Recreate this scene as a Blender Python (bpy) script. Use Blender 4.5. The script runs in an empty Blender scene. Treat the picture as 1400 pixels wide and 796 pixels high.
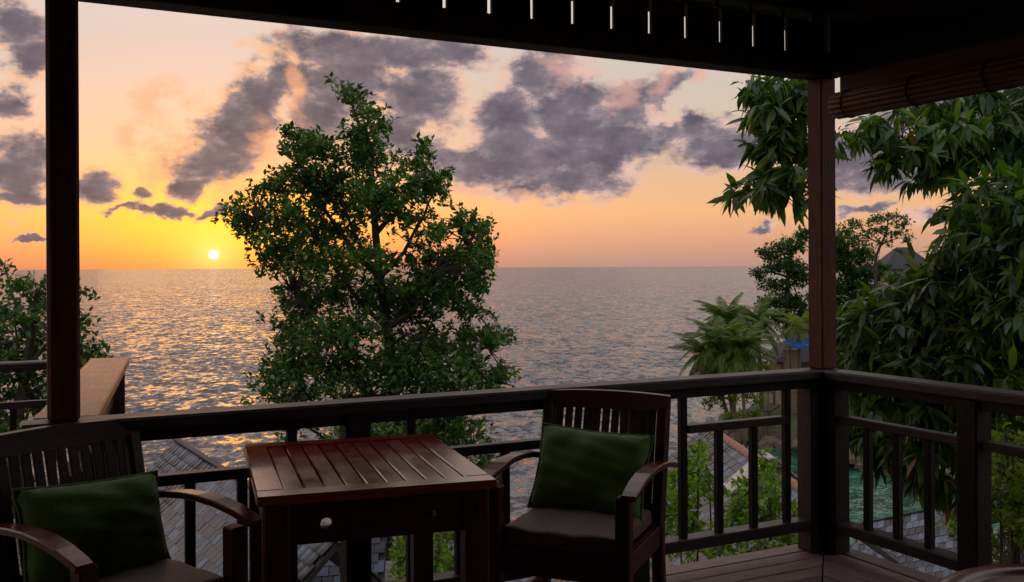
import bpy, bmesh, math, random
import numpy as np
from mathutils import Vector, Matrix, Euler
random.seed(7); rng = np.random.default_rng(7)
scene = bpy.context.scene
COL = scene.collection

# ------------------------------------------------------------------ camera
EYE = 1.345; FPX = 1335.0; YAW = math.radians(26.8); ROLL = 0.005
cam_d = bpy.data.cameras.new('camera'); cam = bpy.data.objects.new('camera', cam_d); COL.objects.link(cam)
cam_d.sensor_width = 36.0; cam_d.lens = 36.0 * FPX / 1400.0; cam_d.shift_y = -32.5 / 1400.0
cam_d.clip_start = 0.05; cam_d.clip_end = 90000
cam.matrix_world = Matrix.Translation((0, 0, EYE)) @ Matrix.Rotation(-YAW, 4, 'Z') @ Matrix.Rotation(math.pi/2, 4, 'X') @ Matrix.Rotation(-ROLL, 4, 'Z')
scene.camera = cam
RIGHT = Vector((math.cos(YAW), -math.sin(YAW), 0)); FWD = Vector((math.sin(YAW), math.cos(YAW), 0))
def rel(px, py):
    dx, dy = px - 700.0, py - 365.5
    return (dx - ROLL*dy) / FPX, (dy + ROLL*dx) / FPX
def P(px, py, d):                      # a photo direction at a distance in metres -> a point of the place
    a, b = rel(px, py)
    return RIGHT*(a*d) + FWD*d + Vector((0, 0, EYE - b*d))
def PZ(px, py, z):                     # a photo direction met with a level z
    a, b = rel(px, py)
    return P(px, py, (EYE - z) / b)
def CW(X, Y, z=0.0):                   # metres to the right of / ahead of the viewpoint -> world
    return RIGHT*X + FWD*Y + Vector((0, 0, z))

# ------------------------------------------------------------------ world: dusk sky
def dir_az_el(px, py):
    a, b = rel(px, py)
    v = (RIGHT*a + FWD - Vector((0, 0, b))).normalized()
    return math.atan2(v.x, v.y), math.asin(v.z), v
SUN_AZ, SUN_EL, SUN_DIR = dir_az_el(292, 348)
scene.view_settings.view_transform = 'Standard'; scene.view_settings.look = 'None'
scene.view_settings.exposure = 0.38; scene.view_settings.gamma = 1.0; scene.view_settings.use_curve_mapping = False
scene.render.engine = 'CYCLES'; scene.cycles.use_denoising = True
scene.cycles.max_bounces = 6; scene.cycles.diffuse_bounces = 3; scene.cycles.glossy_bounces = 3; scene.cycles.transmission_bounces = 3; scene.cycles.transparent_max_bounces = 8
scene.cycles.caustics_reflective = False; scene.cycles.caustics_refractive = False
scene.cycles.sample_clamp_indirect = 4.0

world = bpy.data.worlds.new('World'); scene.world = world; world.use_nodes = True
class NT:
    """small helper for node graphs"""
    def __init__(s, tree): s.t = tree; s.n = tree.nodes; s.l = tree.links
    def new(s, typ, **kw):
        nd = s.n.new(typ)
        for k, v in kw.items(): setattr(nd, k, v)
        return nd
    def put(s, sock, v):
        if v is None: return
        if isinstance(v, bpy.types.NodeSocket): s.l.new(v, sock)
        else: sock.default_value = v
    def math(s, op, a, b=None, c=None, clamp=False):
        nd = s.new('ShaderNodeMath', operation=op, use_clamp=clamp)
        s.put(nd.inputs[0], a); s.put(nd.inputs[1], b); s.put(nd.inputs[2], c)
        return nd.outputs[0]
    def vmath(s, op, a, b=None, scale=None):
        nd = s.new('ShaderNodeVectorMath', operation=op)
        s.put(nd.inputs[0], a); s.put(nd.inputs[1], b)
        if scale is not None: s.put(nd.inputs['Scale'], scale)
        return nd.outputs['Value'] if op in ('LENGTH', 'DOT_PRODUCT', 'DISTANCE') else nd.outputs['Vector']
    def noise(s, vec, scale=5, detail=4, rough=.55, dist=0.0, color=False):
        nd = s.new('ShaderNodeTexNoise')
        s.put(nd.inputs['Vector'], vec); s.put(nd.inputs['Scale'], scale); s.put(nd.inputs['Detail'], detail)
        s.put(nd.inputs['Roughness'], rough); s.put(nd.inputs['Distortion'], dist)
        return nd.outputs['Color'] if color else nd.outputs['Fac']
    def range(s, v, a, b, c=0.0, d=1.0, smooth=False):
        nd = s.new('ShaderNodeMapRange', interpolation_type='SMOOTHSTEP' if smooth else 'LINEAR')
        s.put(nd.inputs[0], v); s.put(nd.inputs[1], a); s.put(nd.inputs[2], b); s.put(nd.inputs[3], c); s.put(nd.inputs[4], d)
        return nd.outputs[0]
    def ramp(s, v, stops, interp='LINEAR'):
        nd = s.new('ShaderNodeValToRGB'); cr = nd.color_ramp; cr.interpolation = interp
        while len(cr.elements) > 1: cr.elements.remove(cr.elements[-1])
        cr.elements[0].position = stops[0][0]; cr.elements[0].color = (*stops[0][1], 1)
        for p, c in stops[1:]:
            e = cr.elements.new(p); e.color = (*c, 1)
        s.put(nd.inputs[0], v); return nd.outputs[0]
    def mix(s, f, a, b, mode='MIX'):
        nd = s.new('ShaderNodeMix', data_type='RGBA', blend_type=mode)
        s.put(nd.inputs[0], f)
        for k, v in ((6, a), (7, b)):
            if isinstance(v, tuple) and len(v) == 3: v = (*v, 1)
            s.put(nd.inputs[k], v)
        return nd.outputs[2]
    def mapping(s, vec, loc=(0,0,0), rot=(0,0,0), scale=(1,1,1), kind='POINT'):
        nd = s.new('ShaderNodeMapping', vector_type=kind)
        s.put(nd.inputs[0], vec); nd.inputs[1].default_value = loc; nd.inputs[2].default_value = rot; nd.inputs[3].default_value = scale
        return nd.outputs[0]
    def combine(s, x, y, z=0.0):
        nd = s.new('ShaderNodeCombineXYZ'); s.put(nd.inputs[0], x); s.put(nd.inputs[1], y); s.put(nd.inputs[2], z); return nd.outputs[0]
    def sep(s, v):
        nd = s.new('ShaderNodeSeparateXYZ'); s.put(nd.inputs[0], v); return nd.outputs

# clouds standing in the western sky: (px, py, rx, ry, tilt degrees)
CLOUDS = [
 (345,118,55,38,-25),(330,165,62,48,-10),(300,215,62,40,-20),(270,252,42,20,-10),(385,100,35,30,0),
 (520,70,150,34,2),(470,118,82,40,0),(565,138,62,48,10),(430,165,45,52,0),(615,74,55,22,0),(545,180,55,30,0),
 (650,222,80,32,5),(735,212,95,44,-5),(790,180,80,40,-10),(845,150,72,32,-18),(735,108,60,38,-25),(770,245,95,24,-6),
 (860,198,70,26,-10),(905,128,50,20,-20),(690,150,60,35,-30),(905,180,40,16,0),
 (705,185,70,46,-20),(775,150,62,36,-30),(820,190,80,34,-10),(620,215,50,24,0),(800,215,90,34,-5),(480,80,80,40,0),
 (975,190,62,32,-12),(1005,210,45,18,0),(945,180,40,18,-20),(1025,190,50,26,0),
 (30,235,52,55,0),(22,50,62,42,0),(5,140,40,32,0),(25,272,70,16,0),(60,205,34,24,0),(50,85,40,26,0),
 (128,256,32,25,10),(185,268,20,13,0),(215,290,50,9,-4),(165,294,28,6,0),(245,286,30,8,0),
 (292,290,28,7,-12),(40,324,36,5,0),(1035,313,20,5,-8),(1170,215,80,45,0),(1235,235,70,26,-8),(1190,285,40,9,-6),
 (1300,300,60,14,0),(1290,140,120,40,0),
]
HIGHLIT = [(215,130,40,30,-50),(205,235,40,36,-40),(225,190,32,36,-60),(915,112,40,18,-40),(850,130,44,26,-25),(370,215,34,60,-20),(405,120,18,60,-10),(770,100,44,28,-30),(960,116,16,10,-30),(640,262,40,12,0),(720,262,40,9,0),(335,262,60,18,-20),(180,175,26,26,0)]
def build_world():
    T = NT(world.node_tree); T.n.clear()
    out = T.new('ShaderNodeOutputWorld')
    d = T.vmath('NORMALIZE', T.new('ShaderNodeTexCoord').outputs['Generated'])
    x, y, z = T.sep(d)
    az = T.math('ARCTAN2', x, y); el = T.math('ARCSINE', z)
    co = T.combine(az, el)
    # air glow: colour by height above the horizon, warmer towards the sun
    eld = T.math('DEGREES', el) if False else T.math('MULTIPLY', el, 180/math.pi)
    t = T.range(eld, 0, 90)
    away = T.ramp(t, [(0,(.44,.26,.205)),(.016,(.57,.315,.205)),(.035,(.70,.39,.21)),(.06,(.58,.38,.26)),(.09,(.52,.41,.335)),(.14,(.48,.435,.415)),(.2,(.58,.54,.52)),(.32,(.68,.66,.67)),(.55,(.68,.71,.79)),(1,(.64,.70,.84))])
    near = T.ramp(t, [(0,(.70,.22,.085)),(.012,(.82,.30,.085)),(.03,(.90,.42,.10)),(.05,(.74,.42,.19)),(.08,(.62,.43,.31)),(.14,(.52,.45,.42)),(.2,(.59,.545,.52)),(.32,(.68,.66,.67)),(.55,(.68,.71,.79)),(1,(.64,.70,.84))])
    sd = T.vmath('DOT_PRODUCT', d, tuple(SUN_DIR))
    daz = T.math('ABSOLUTE', T.math('SUBTRACT', az, SUN_AZ))
    side = T.range(daz, 0.03, .38, 1, 0, smooth=True)
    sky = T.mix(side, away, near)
    back = T.range(y, .55, -.6, 0, 1, smooth=True)
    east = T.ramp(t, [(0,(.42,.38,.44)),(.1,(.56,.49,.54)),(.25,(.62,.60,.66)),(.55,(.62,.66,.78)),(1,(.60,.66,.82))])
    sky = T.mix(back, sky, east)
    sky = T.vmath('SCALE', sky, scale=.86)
    # yellow core of the afterglow, a little above the sun
    a2, e2, v2 = dir_az_el(318, 312)
    gl = T.vmath('LENGTH', T.mapping(co, (a2, e2, 0), (0,0,0), (.125,.045,1), 'TEXTURE'))
    g = T.math('EXPONENT', T.math('MULTIPLY', T.math('POWER', gl, 2.0), -1.1))
    sky = T.mix(T.math('MULTIPLY', g, .85), sky, (.88,.50,.035))
    # sun glare close in
    g2 = T.math('EXPONENT', T.math('MULTIPLY', T.math('SQRT', T.math('MAXIMUM', T.math('SUBTRACT', 1.0, sd), 0.0)), -75.0))
    sky = T.mix(T.math('MULTIPLY', g2, .9), sky, (1.2,.72,.2))
    ns = T.new('ShaderNodeTexSky', sky_type='NISHITA'); ns.sun_disc = False
    ns.sun_elevation = max(SUN_EL, math.radians(.8)); ns.sun_rotation = SUN_AZ; ns.air_density = 1.2; ns.dust_density = 2.0
    sky = T.vmath('ADD', sky, T.vmath('SCALE', ns.outputs[0], scale=.05))
    # cloud field
    nz = T.noise(T.mapping(co, scale=(1,1.5,1)), 13, 6, .6, color=True)
    wob = T.vmath('SCALE', T.vmath('SUBTRACT', nz, (.5,.5,.5)), scale=.07)
    cw = T.vmath('ADD', co, wob)
    cwx, cwy, _z = T.sep(cw); cw1 = T.combine(cwx, cwy, 1.0)
    def field(lst, grow=1.0):
        acc = None
        for (px, py, rx, ry, tilt) in lst:
            a0, e0, _ = dir_az_el(px, py); q = ((px-700)/FPX)**2 + 1
            sx, sy = FPX*q/rx/grow, FPX*math.sqrt(q)/ry/grow; c, s_ = math.cos(math.radians(-tilt)), math.sin(math.radians(-tilt))
            u = T.vmath('DOT_PRODUCT', cw1, (c*sx, s_*sx, -(c*a0+s_*e0)*sx))
            v = T.vmath('DOT_PRODUCT', cw1, (-s_*sy, c*sy, -(-s_*a0+c*e0)*sy))
            r2 = T.math('MULTIPLY_ADD', u, u, T.math('MULTIPLY', v, v))
            acc = r2 if acc is None else T.math('MINIMUM', acc, r2)
        return T.math('SUBTRACT', 1.0, T.math('SQRT', acc))
    F = field(CLOUDS, 1.14); H = field(HIGHLIT, 1.1)
    # the same broken cloud deck goes on over the rest of the sky
    pl = T.combine(T.math('DIVIDE', x, T.math('ADD', T.math('MAXIMUM', z, 0), .12)), T.math('DIVIDE', y, T.math('ADD', T.math('MAXIMUM', z, 0), .12)))
    gen = T.math('SUBTRACT', T.noise(pl, .9, 5, .55), .50)
    inview = T.math('MULTIPLY', T.range(T.math('ABSOLUTE', T.math('SUBTRACT', az, YAW)), .44, .54, 1, 0, smooth=True), T.range(eld, 14.5, 19, 1, 0, smooth=True))
    gen = T.math('SUBTRACT', T.math('MULTIPLY', gen, 4.0), T.math('MULTIPLY', inview, 4.0))
    gen = T.math('SUBTRACT', gen, T.range(eld, 0, 4, 3, 0))
    fb = T.noise(T.mapping(co, scale=(1,1.7,1)), 26, 7, .62)
    fb2 = T.noise(T.mapping(co, (3.1,1.7,0), scale=(1,1.5,1)), 60, 5, .6)
    disc = T.range(sd, math.cos(math.radians(.29)), math.cos(math.radians(.24)), 0, 1, smooth=True)
    below = T.range(eld, -2.0, -.2, 1, 0)
    toward = T.vmath('SCALE', T.vmath('SUBTRACT', (SUN_AZ, SUN_EL-.03, 0), co), scale=.045)
    fbs = T.noise(T.mapping(T.vmath('ADD', co, toward), scale=(1,1.7,1)), 26, 5, .62)
    lit = T.math('SUBTRACT', fb, fbs)
    def compose(F, H):
        dens = T.math('ADD', F, T.math('MULTIPLY', T.math('SUBTRACT', fb, .5), 1.75))
        dens = T.math('ADD', dens, T.math('MULTIPLY', T.math('SUBTRACT', fb2, .5), .42))
        cov = T.range(dens, -.22, .40, 0, 1, smooth=True)
        core = T.range(T.math('SUBTRACT', dens, T.math('MULTIPLY', lit, 2.2)), -.10, .70, 0, 1, smooth=True)
        # thin edges and sun-facing bulges take the evening light, thick cores stay mauve grey
        edge = T.mix(side, (.62,.40,.34), (.82,.42,.20))
        mid = T.mix(side, (.26,.205,.23), (.30,.20,.19))
        body = T.range(T.math('ADD', T.math('MULTIPLY', fb2, .25), T.math('MULTIPLY', fbs, .75)), .66, .40)
        dark = T.mix(side, (.070,.062,.092), (.088,.070,.086))
        dark = T.mix(body, dark, T.mix(side, (.150,.128,.160), (.165,.128,.140)))
        cc = T.mix(T.range(core, 0, .5, 0, 1), edge, mid)
        cc = T.mix(T.range(core, .4, 1, 0, 1), cc, dark)
        cc = T.mix(back, cc, (.30,.28,.33))
        res = T.mix(T.math('MULTIPLY', cov, .95), sky, cc)
        if H is not None:
            hd = T.math('ADD', H, T.math('MULTIPLY', T.math('SUBTRACT', fb2, .5), 1.6))
            hd = T.math('ADD', hd, T.math('MULTIPLY', T.math('SUBTRACT', fb, .5), 1.4))
            hl = T.range(hd, .0, .9, 0, .6, smooth=True)
            res = T.mix(hl, res, T.mix(side, (.62,.34,.28), (.82,.37,.18)))
            res = T.mix(disc, res, (2.2,1.9,1.3))
        res = T.mix(below, res, (.10,.08,.08))
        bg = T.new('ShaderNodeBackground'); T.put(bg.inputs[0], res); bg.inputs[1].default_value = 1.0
        return bg.outputs[0]
    west = T.math('MULTIPLY', T.math('LESS_THAN', T.math('ABSOLUTE', T.math('SUBTRACT', az, YAW)), .66), T.math('LESS_THAN', eld, 24.0))
    bgm = T.new('ShaderNodeMixShader'); T.put(bgm.inputs[0], west)
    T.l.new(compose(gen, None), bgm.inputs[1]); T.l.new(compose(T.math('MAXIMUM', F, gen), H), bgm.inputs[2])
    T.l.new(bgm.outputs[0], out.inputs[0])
build_world()
world.cycles.sampling_method = 'MANUAL'; world.cycles.sample_map_resolution = 512
sun_d = bpy.data.lights.new('sun', 'SUN'); sun = bpy.data.objects.new('sun', sun_d); COL.objects.link(sun)
sun_d.energy = 0.025; sun_d.angle = math.radians(12); sun_d.color = (1, .52, .2)
sun.rotation_euler = (-SUN_DIR).to_track_quat('-Z', 'Y').to_euler()

# ------------------------------------------------------------------ helpers
def tag(o, label=None, cat=None, group=None, kind=None):
    if label: o['label'] = label
    if cat: o['category'] = cat
    if group: o['group'] = group
    if kind: o['kind'] = kind
    return o
def link(name, me, mat=None, parent=None, M=None):
    o = bpy.data.objects.new(name, me); COL.objects.link(o)
    if parent is not None: o.parent = parent
    if M is not None: o.matrix_local = M
    if mat is not None and me is not None and not me.materials: me.materials.append(mat)
    return o
def empty(name, loc=(0,0,0), rz=0.0, **kw):
    o = bpy.data.objects.new(name, None); COL.objects.link(o); o.empty_display_size = .1
    o.location = loc; o.rotation_euler = (0, 0, rz)
    return tag(o, **kw)
_bc = {}
def box_mesh(L, w, t, bev, mat):
    key = (round(L,3), round(w,4), round(t,4), round(bev,4), mat.name)
    if key in _bc: return _bc[key]
    bm = bmesh.new(); bmesh.ops.create_cube(bm, size=1)
    bmesh.ops.scale(bm, vec=(L, w, t), verts=bm.verts)
    if bev > 0: bmesh.ops.bevel(bm, geom=bm.edges[:], offset=bev, segments=1, affect='EDGES')
    me = bpy.data.meshes.new('box'); bm.to_mesh(me); bm.free(); me.materials.append(mat)
    _bc[key] = me; return me
def board(name, p0, p1, w, t, mat, parent=None, up=(0,0,1), bev=.003):
    """straight timber from p0 to p1: w across, t along 'up'"""
    p0, p1 = Vector(p0), Vector(p1); X = (p1-p0); L = X.length; X.normalize()
    U = Vector(up)
    if abs(U.dot(X)) > .98: U = Vector((0,1,0))
    Y = U.cross(X).normalized(); Z = X.cross(Y)
    M = Matrix((X, Y, Z)).transposed().to_4x4(); M.translation = (p0+p1)/2
    return link(name, box_mesh(L, w, t, bev, mat), None, parent, M)
def mesh_from(verts, faces, name='m', mat=None, smooth=False):
    me = bpy.data.meshes.new(name); me.from_pydata([tuple(v) for v in verts], [], faces); me.update()
    if mat: me.materials.append(mat)
    if smooth: me.polygons.foreach_set('use_smooth', [True]*len(me.polygons))
    return me
def tris_mesh(V, Fc, name, mat, smooth=False):
    me = bpy.data.meshes.new(name); V = np.asarray(V, np.float32); Fc = np.asarray(Fc, np.int32); k = Fc.shape[1]
    me.vertices.add(len(V)); me.vertices.foreach_set('co', V.ravel())
    me.loops.add(Fc.size); me.loops.foreach_set('vertex_index', Fc.ravel())
    me.polygons.add(len(Fc)); me.polygons.foreach_set('loop_start', np.arange(0, Fc.size, k, dtype=np.int32))
    if smooth: me.polygons.foreach_set('use_smooth', np.ones(len(Fc), bool))
    me.update(calc_edges=True); me.validate()
    me.materials.append(mat); return me
def tube_geo(pts, rad, seg=8, V=None, Fs=None):
    """append a tapered tube along pts to lists V, Fs"""
    if V is None: V, Fs = [], []
    pts = [Vector(p) for p in pts]; n = len(pts); b0 = len(V); N = Vector((.31,.2,.93))
    for i, p in enumerate(pts):
        d = (pts[min(i+1,n-1)] - pts[max(i-1,0)]).normalized()
        A = d.cross(N); A = A.normalized() if A.length > 1e-4 else d.orthogonal().normalized(); B = d.cross(A)
        for k in range(seg):
            a = 2*math.pi*k/seg; V.append(p + (A*math.cos(a) + B*math.sin(a))*rad[i])
    for i in range(n-1):
        for k in range(seg):
            a, b = b0+i*seg+k, b0+i*seg+(k+1)%seg
            Fs.append((a, b, b+seg, a+seg))
    Fs.append(tuple(range(b0+seg-1, b0-1, -1))); Fs.append(tuple(range(b0+(n-1)*seg, b0+n*seg)))
    return V, Fs
def prism(poly, z0, z1, mat, name='prism'):
    n = len(poly); V = [(x,y,z0) for x,y in poly] + [(x,y,z1) for x,y in poly]
    Fs = [tuple(range(n-1,-1,-1)), tuple(range(n,2*n))] + [(i,(i+1)%n,n+(i+1)%n,n+i) for i in range(n)]
    return mesh_from(V, Fs, name, mat)

# ------------------------------------------------------------------ materials
def mat_new(name):
    m = bpy.data.materials.new(name); m.use_nodes = True; T = NT(m.node_tree)
    b = m.node_tree.nodes['Principled BSDF']; return m, T, b
def bump(T, b, h, strength=.3, dist=.01):
    bp = T.new('ShaderNodeBump'); bp.inputs['Strength'].default_value = strength; bp.inputs['Distance'].default_value = dist
    T.put(bp.inputs['Height'], h); T.l.new(bp.outputs[0], b.inputs['Normal'])
def wood(name, c0, c1, rough=.45, r2=.62, grain=14, bstr=.25, vary=.25, coat=0.0, spec=.5):
    m, T, b = mat_new(name)
    tc = T.new('ShaderNodeTexCoord').outputs['Object']; rnd = T.new('ShaderNodeObjectInfo').outputs['Random']
    v = T.vmath('ADD', tc, T.combine(T.math('MULTIPLY', rnd, 37.0), T.math('MULTIPLY', rnd, 11.0), 0))
    g = T.noise(T.mapping(v, scale=(1.0,12,12)), grain*.5, 5, .6, .6)
    fine = T.noise(T.mapping(v, scale=(2,40,40)), grain, 3, .6)
    blot = T.noise(v, 5, 4, .6)
    f = T.math('ADD', T.math('MULTIPLY', g, .6), T.math('MULTIPLY', fine, .4))
    col = T.mix(T.range(f, .3, .7), c0, c1)
    k = T.math('ADD', T.math('MULTIPLY', rnd, vary), 1.0 - vary*.5)
    k = T.math('MULTIPLY', k, T.range(blot, .3, .7, .75, 1.2))
    col = T.mix(1.0, col, T.combine(k, k, k), 'MULTIPLY')
    T.put(b.inputs['Base Color'], col); T.put(b.inputs['Roughness'], T.range(T.math('ADD', T.math('MULTIPLY', fine, .5), T.math('MULTIPLY', blot, .5)), .35, .65, rough, r2))
    b.inputs['Specular IOR Level'].default_value = spec
    if coat: b.inputs['Coat Weight'].default_value = coat; b.inputs['Coat Roughness'].default_value = .12
    bump(T, b, f, bstr, .004); return m
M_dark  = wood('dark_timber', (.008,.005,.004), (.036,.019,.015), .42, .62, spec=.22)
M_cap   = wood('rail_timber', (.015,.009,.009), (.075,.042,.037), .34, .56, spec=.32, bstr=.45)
M_teak  = wood('weathered_cap', (.42,.18,.065), (.74,.35,.14), .5, .7, vary=.1)
M_post  = wood('post_timber', (.055,.018,.012), (.20,.070,.040), .5, .66, spec=.25, bstr=.4)
M_deck  = wood('deck_timber', (.085,.056,.047), (.32,.215,.18), .5, .75, vary=.8, bstr=.7)
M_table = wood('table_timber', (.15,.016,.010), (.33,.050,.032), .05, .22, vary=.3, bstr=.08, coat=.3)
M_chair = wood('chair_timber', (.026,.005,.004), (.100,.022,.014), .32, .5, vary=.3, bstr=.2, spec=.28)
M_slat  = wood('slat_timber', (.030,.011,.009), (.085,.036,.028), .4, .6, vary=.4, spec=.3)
M_arm   = wood('arm_timber', (.070,.010,.007), (.19,.028,.017), .16, .34, vary=.2, bstr=.1)
M_bamboo= wood('bamboo', (.10,.040,.030), (.22,.10,.07), .5, .65, vary=.3)
M_beam  = wood('beam_timber', (.035,.018,.012), (.115,.060,.038), .5, .7, spec=.25, bstr=.5)
M_ceil  = wood('ceiling_timber', (.018,.011,.010), (.040,.024,.020), .5, .7)

def fabric(name, c0, c1, scale=300):
    m, T, b = mat_new(name); tc = T.new('ShaderNodeTexCoord').outputs['Object']
    n = T.noise(tc, 18, 5, .6); w = T.noise(tc, scale, 2, .5)
    T.put(b.inputs['Base Color'], T.mix(T.range(T.math('ADD', T.math('MULTIPLY', n, .45), T.math('MULTIPLY', w, .55)), .3, .7), c0, c1))
    b.inputs['Roughness'].default_value = .85; b.inputs['Sheen Weight'].default_value = .25; b.inputs['Sheen Roughness'].default_value = .5
    bump(T, b, T.math('ADD', w, T.math('MULTIPLY', n, 2.0)), .5, .004); return m
M_green = fabric('green_cloth', (.055,.130,.016), (.115,.225,.032))
M_pad   = fabric('brown_vinyl', (.085,.036,.018), (.17,.080,.042)); M_pad.node_tree.nodes['Principled BSDF'].inputs['Roughness'].default_value = .55

def leaf_mat(name, c0, c1, c2=None, rough=.42, trans=.45, objrand=False, yellow=0.0, spec=.35):
    m, T, b = mat_new(name)
    r = T.new('ShaderNodeObjectInfo').outputs['Random'] if objrand else T.new('ShaderNodeNewGeometry').outputs['Random Per Island']
    stops = [(0, c0), (.75, c1)] + ([(1.0, c2)] if c2 else [])
    col = T.ramp(r, stops)
    pos = T.new('ShaderNodeNewGeometry').outputs['Position']
    k = T.range(T.noise(pos, 1.3, 3, .6), .3, .7, .70, 1.3)
    col = T.mix(1.0, col, T.combine(k, k, k), 'MULTIPLY')
    if yellow:
        col = T.mix(T.range(r, 1-yellow, 1-yellow+.004), col, (.30,.13,.03))
    T.put(b.inputs['Base Color'], col); b.inputs['Roughness'].default_value = rough; b.inputs['Specular IOR Level'].default_value = spec
    tr = T.new('ShaderNodeBsdfTranslucent'); T.put(tr.inputs[0], T.mix(1.0, col, (1.6,1.9,.6), 'MULTIPLY'))
    mx = T.new('ShaderNodeMixShader'); mx.inputs[0].default_value = trans
    T.l.new(b.outputs[0], mx.inputs[1]); T.l.new(tr.outputs[0], mx.inputs[2])
    T.l.new(mx.outputs[0], m.node_tree.nodes['Material Output'].inputs[0]); return m
M_leaf   = leaf_mat('almond_leaf', (.026,.070,.012), (.078,.160,.024), (.18,.28,.05), trans=.28)
M_mango  = leaf_mat('mango_leaf', (.034,.072,.016), (.095,.165,.034), (.22,.27,.08), rough=.30, trans=.38, yellow=.012, spec=.5)
M_mangoO = leaf_mat('mango_leaf_single', (.040,.080,.018), (.105,.175,.036), (.23,.28,.085), rough=.30, trans=.38, objrand=True, yellow=.02, spec=.4)
M_bush   = leaf_mat('shrub_leaf', (.10,.17,.018), (.22,.32,.042), (.35,.43,.085))
M_fern   = leaf_mat('fern_leaf', (.08,.15,.02), (.18,.27,.04), (.28,.34,.07))
M_palm   = leaf_mat('palm_leaf', (.035,.075,.009), (.105,.165,.02), (.18,.22,.04), rough=.45, spec=.2, trans=.22)
M_ypalm  = leaf_mat('yellow_palm_leaf', (.12,.16,.025), (.22,.25,.05), (.30,.30,.08))
M_far    = leaf_mat('far_leaf', (.026,.070,.016), (.055,.125,.028), (.085,.16,.042))
M_hedge  = leaf_mat('hedge_leaf', (.11,.18,.018), (.23,.30,.04), (.36,.38,.08))
def bark(name, c0, c1):
    m, T, b = mat_new(name); tc = T.new('ShaderNodeTexCoord').outputs['Object']
    n = T.noise(T.mapping(tc, scale=(1,1,.25)), 14, 6, .65)
    T.put(b.inputs['Base Color'], T.mix(T.range(n, .3, .7), c0, c1)); b.inputs['Roughness'].default_value = .85
    bump(T, b, n, .6, .02); return m
M_bark = bark('bark', (.035,.026,.020), (.11,.085,.062))
M_pbark = bark('palm_bark', (.08,.062,.045), (.20,.165,.125))
# ------------------------------------------------------------------ sea and land
SEA = -9.0
def sea_mat():
    m, T, b = mat_new('sea_water')
    pos = T.new('ShaderNodeNewGeometry').outputs['Position']
    v = T.mapping(pos, rot=(0,0,YAW))                      # swell comes in from the west
    sl = None
    for sc_, k_, of in ((3.2,.75,3), (1.25,.95,7), (.5,.72,17), (.15,.34,29)):   # wave facets from ripples to swell
        c_ = T.vmath('SCALE', T.vmath('SUBTRACT', T.noise(T.mapping(v, (of,of*.4,0), scale=(1,.62,1)), sc_, 3, .6, .2, color=True), (.5,.5,.5)), scale=k_)
        sl = c_ if sl is None else T.vmath('ADD', sl, c_)
    gust = T.range(T.noise(T.mapping(v, (5,1,0), scale=(.35,1,1)), .012, 3, .55), .35, .65, .75, 1.2)
    sl = T.vmath('SCALE', sl, scale=gust)
    nrm = T.vmath('NORMALIZE', T.vmath('ADD', T.vmath('MULTIPLY', sl, (1,1,0)), (-.115*math.sin(YAW),-.115*math.cos(YAW),1)))
    T.put(b.inputs['Base Color'], (.030,.030,.045,1)); b.inputs['Roughness'].default_value = .10
    b.inputs['IOR'].default_value = 1.333
    T.l.new(nrm, b.inputs['Normal']); return m
M_sea = sea_mat()
def make_sea():
    rs = [0, 30, 60, 120, 250, 600, 1500, 4000, 10000, 26000, 60000]; n = 64
    V = [(0,0,SEA)]; Fs = []
    for r in rs[1:]:
        for k in range(n):
            a = 2*math.pi*k/n; V.append((r*math.cos(a), r*math.sin(a), SEA))
    for k in range(n): Fs.append((0, 1+k, 1+(k+1) % n))
    for i in range(len(rs)-2):
        for k in range(n):
            a, b_ = 1+i*n+k, 1+i*n+(k+1) % n
            Fs.append((a, a+n, b_+n, b_))
    tag(link('sea', mesh_from(V, Fs, 'sea', M_sea)), kind='structure')
make_sea()

XB = [(36,30),(40,25),(44,21.5),(48,19.2),(51,17.5),(54,15.8),(58,14),(61,13),(65,14.6),(72,17.2),(80,20.5),(100,27),(130,37),(200,60)]
def xb(Y):
    return float(np.interp(Y, [a for a,_ in XB], [b for _,b in XB]))
def ground(X, Y):
    """height of the land at X metres right of / Y metres ahead of the viewpoint"""
    bumps = .25*math.sin(X*.7+1.3)*math.cos(Y*.6) + .12*math.sin(X*2.1)*math.sin(Y*1.7+2)
    hs = -2.7 - .30*max(0, Y-4.0) + bumps + (.10*(X-6) if X > 6 and Y < 30 else 0)
    hd = -30.0
    if Y > 36:
        t = X - xb(Y) + .5*math.sin(Y*.9) + .25*math.sin(Y*2.3+1)
        if t > -4:
            hd = SEA - .9 + 1.9*max(-.6, min(1, t/1.3)) + .20*max(0, t-7) + .10*bumps
            if Y > 70: hd += .035*min(45, max(0, t))*min(1, (Y-70)/15)
    return max(hs, hd, SEA-2.5)
def land_mat():
    m, T, b = mat_new('land'); g = T.new('ShaderNodeNewGeometry'); pos = g.outputs['Position']; z = T.sep(pos)[2]
    n = T.noise(pos, .9, 6, .65); n2 = T.noise(pos, 7, 5, .65)
    grass = T.mix(T.range(n2, .35, .65), (.045,.085,.018), (.10,.15,.035))
    soil = T.mix(n2, (.05,.036,.024), (.13,.095,.062))
    col = T.mix(T.range(n, .45, .6), grass, soil)
    rock = T.mix(T.range(n2, .3, .7), (.055,.040,.028), (.19,.135,.085))
    nz = T.math('ADD', z, T.math('MULTIPLY', T.math('SUBTRACT', n, .5), .8))
    col = T.mix(T.range(nz, SEA+.95, SEA+.7), col, rock)
    T.put(b.inputs['Base Color'], col); b.inputs['Roughness'].default_value = .95
    bump(T, b, n2, .8, .15); return m
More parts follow.
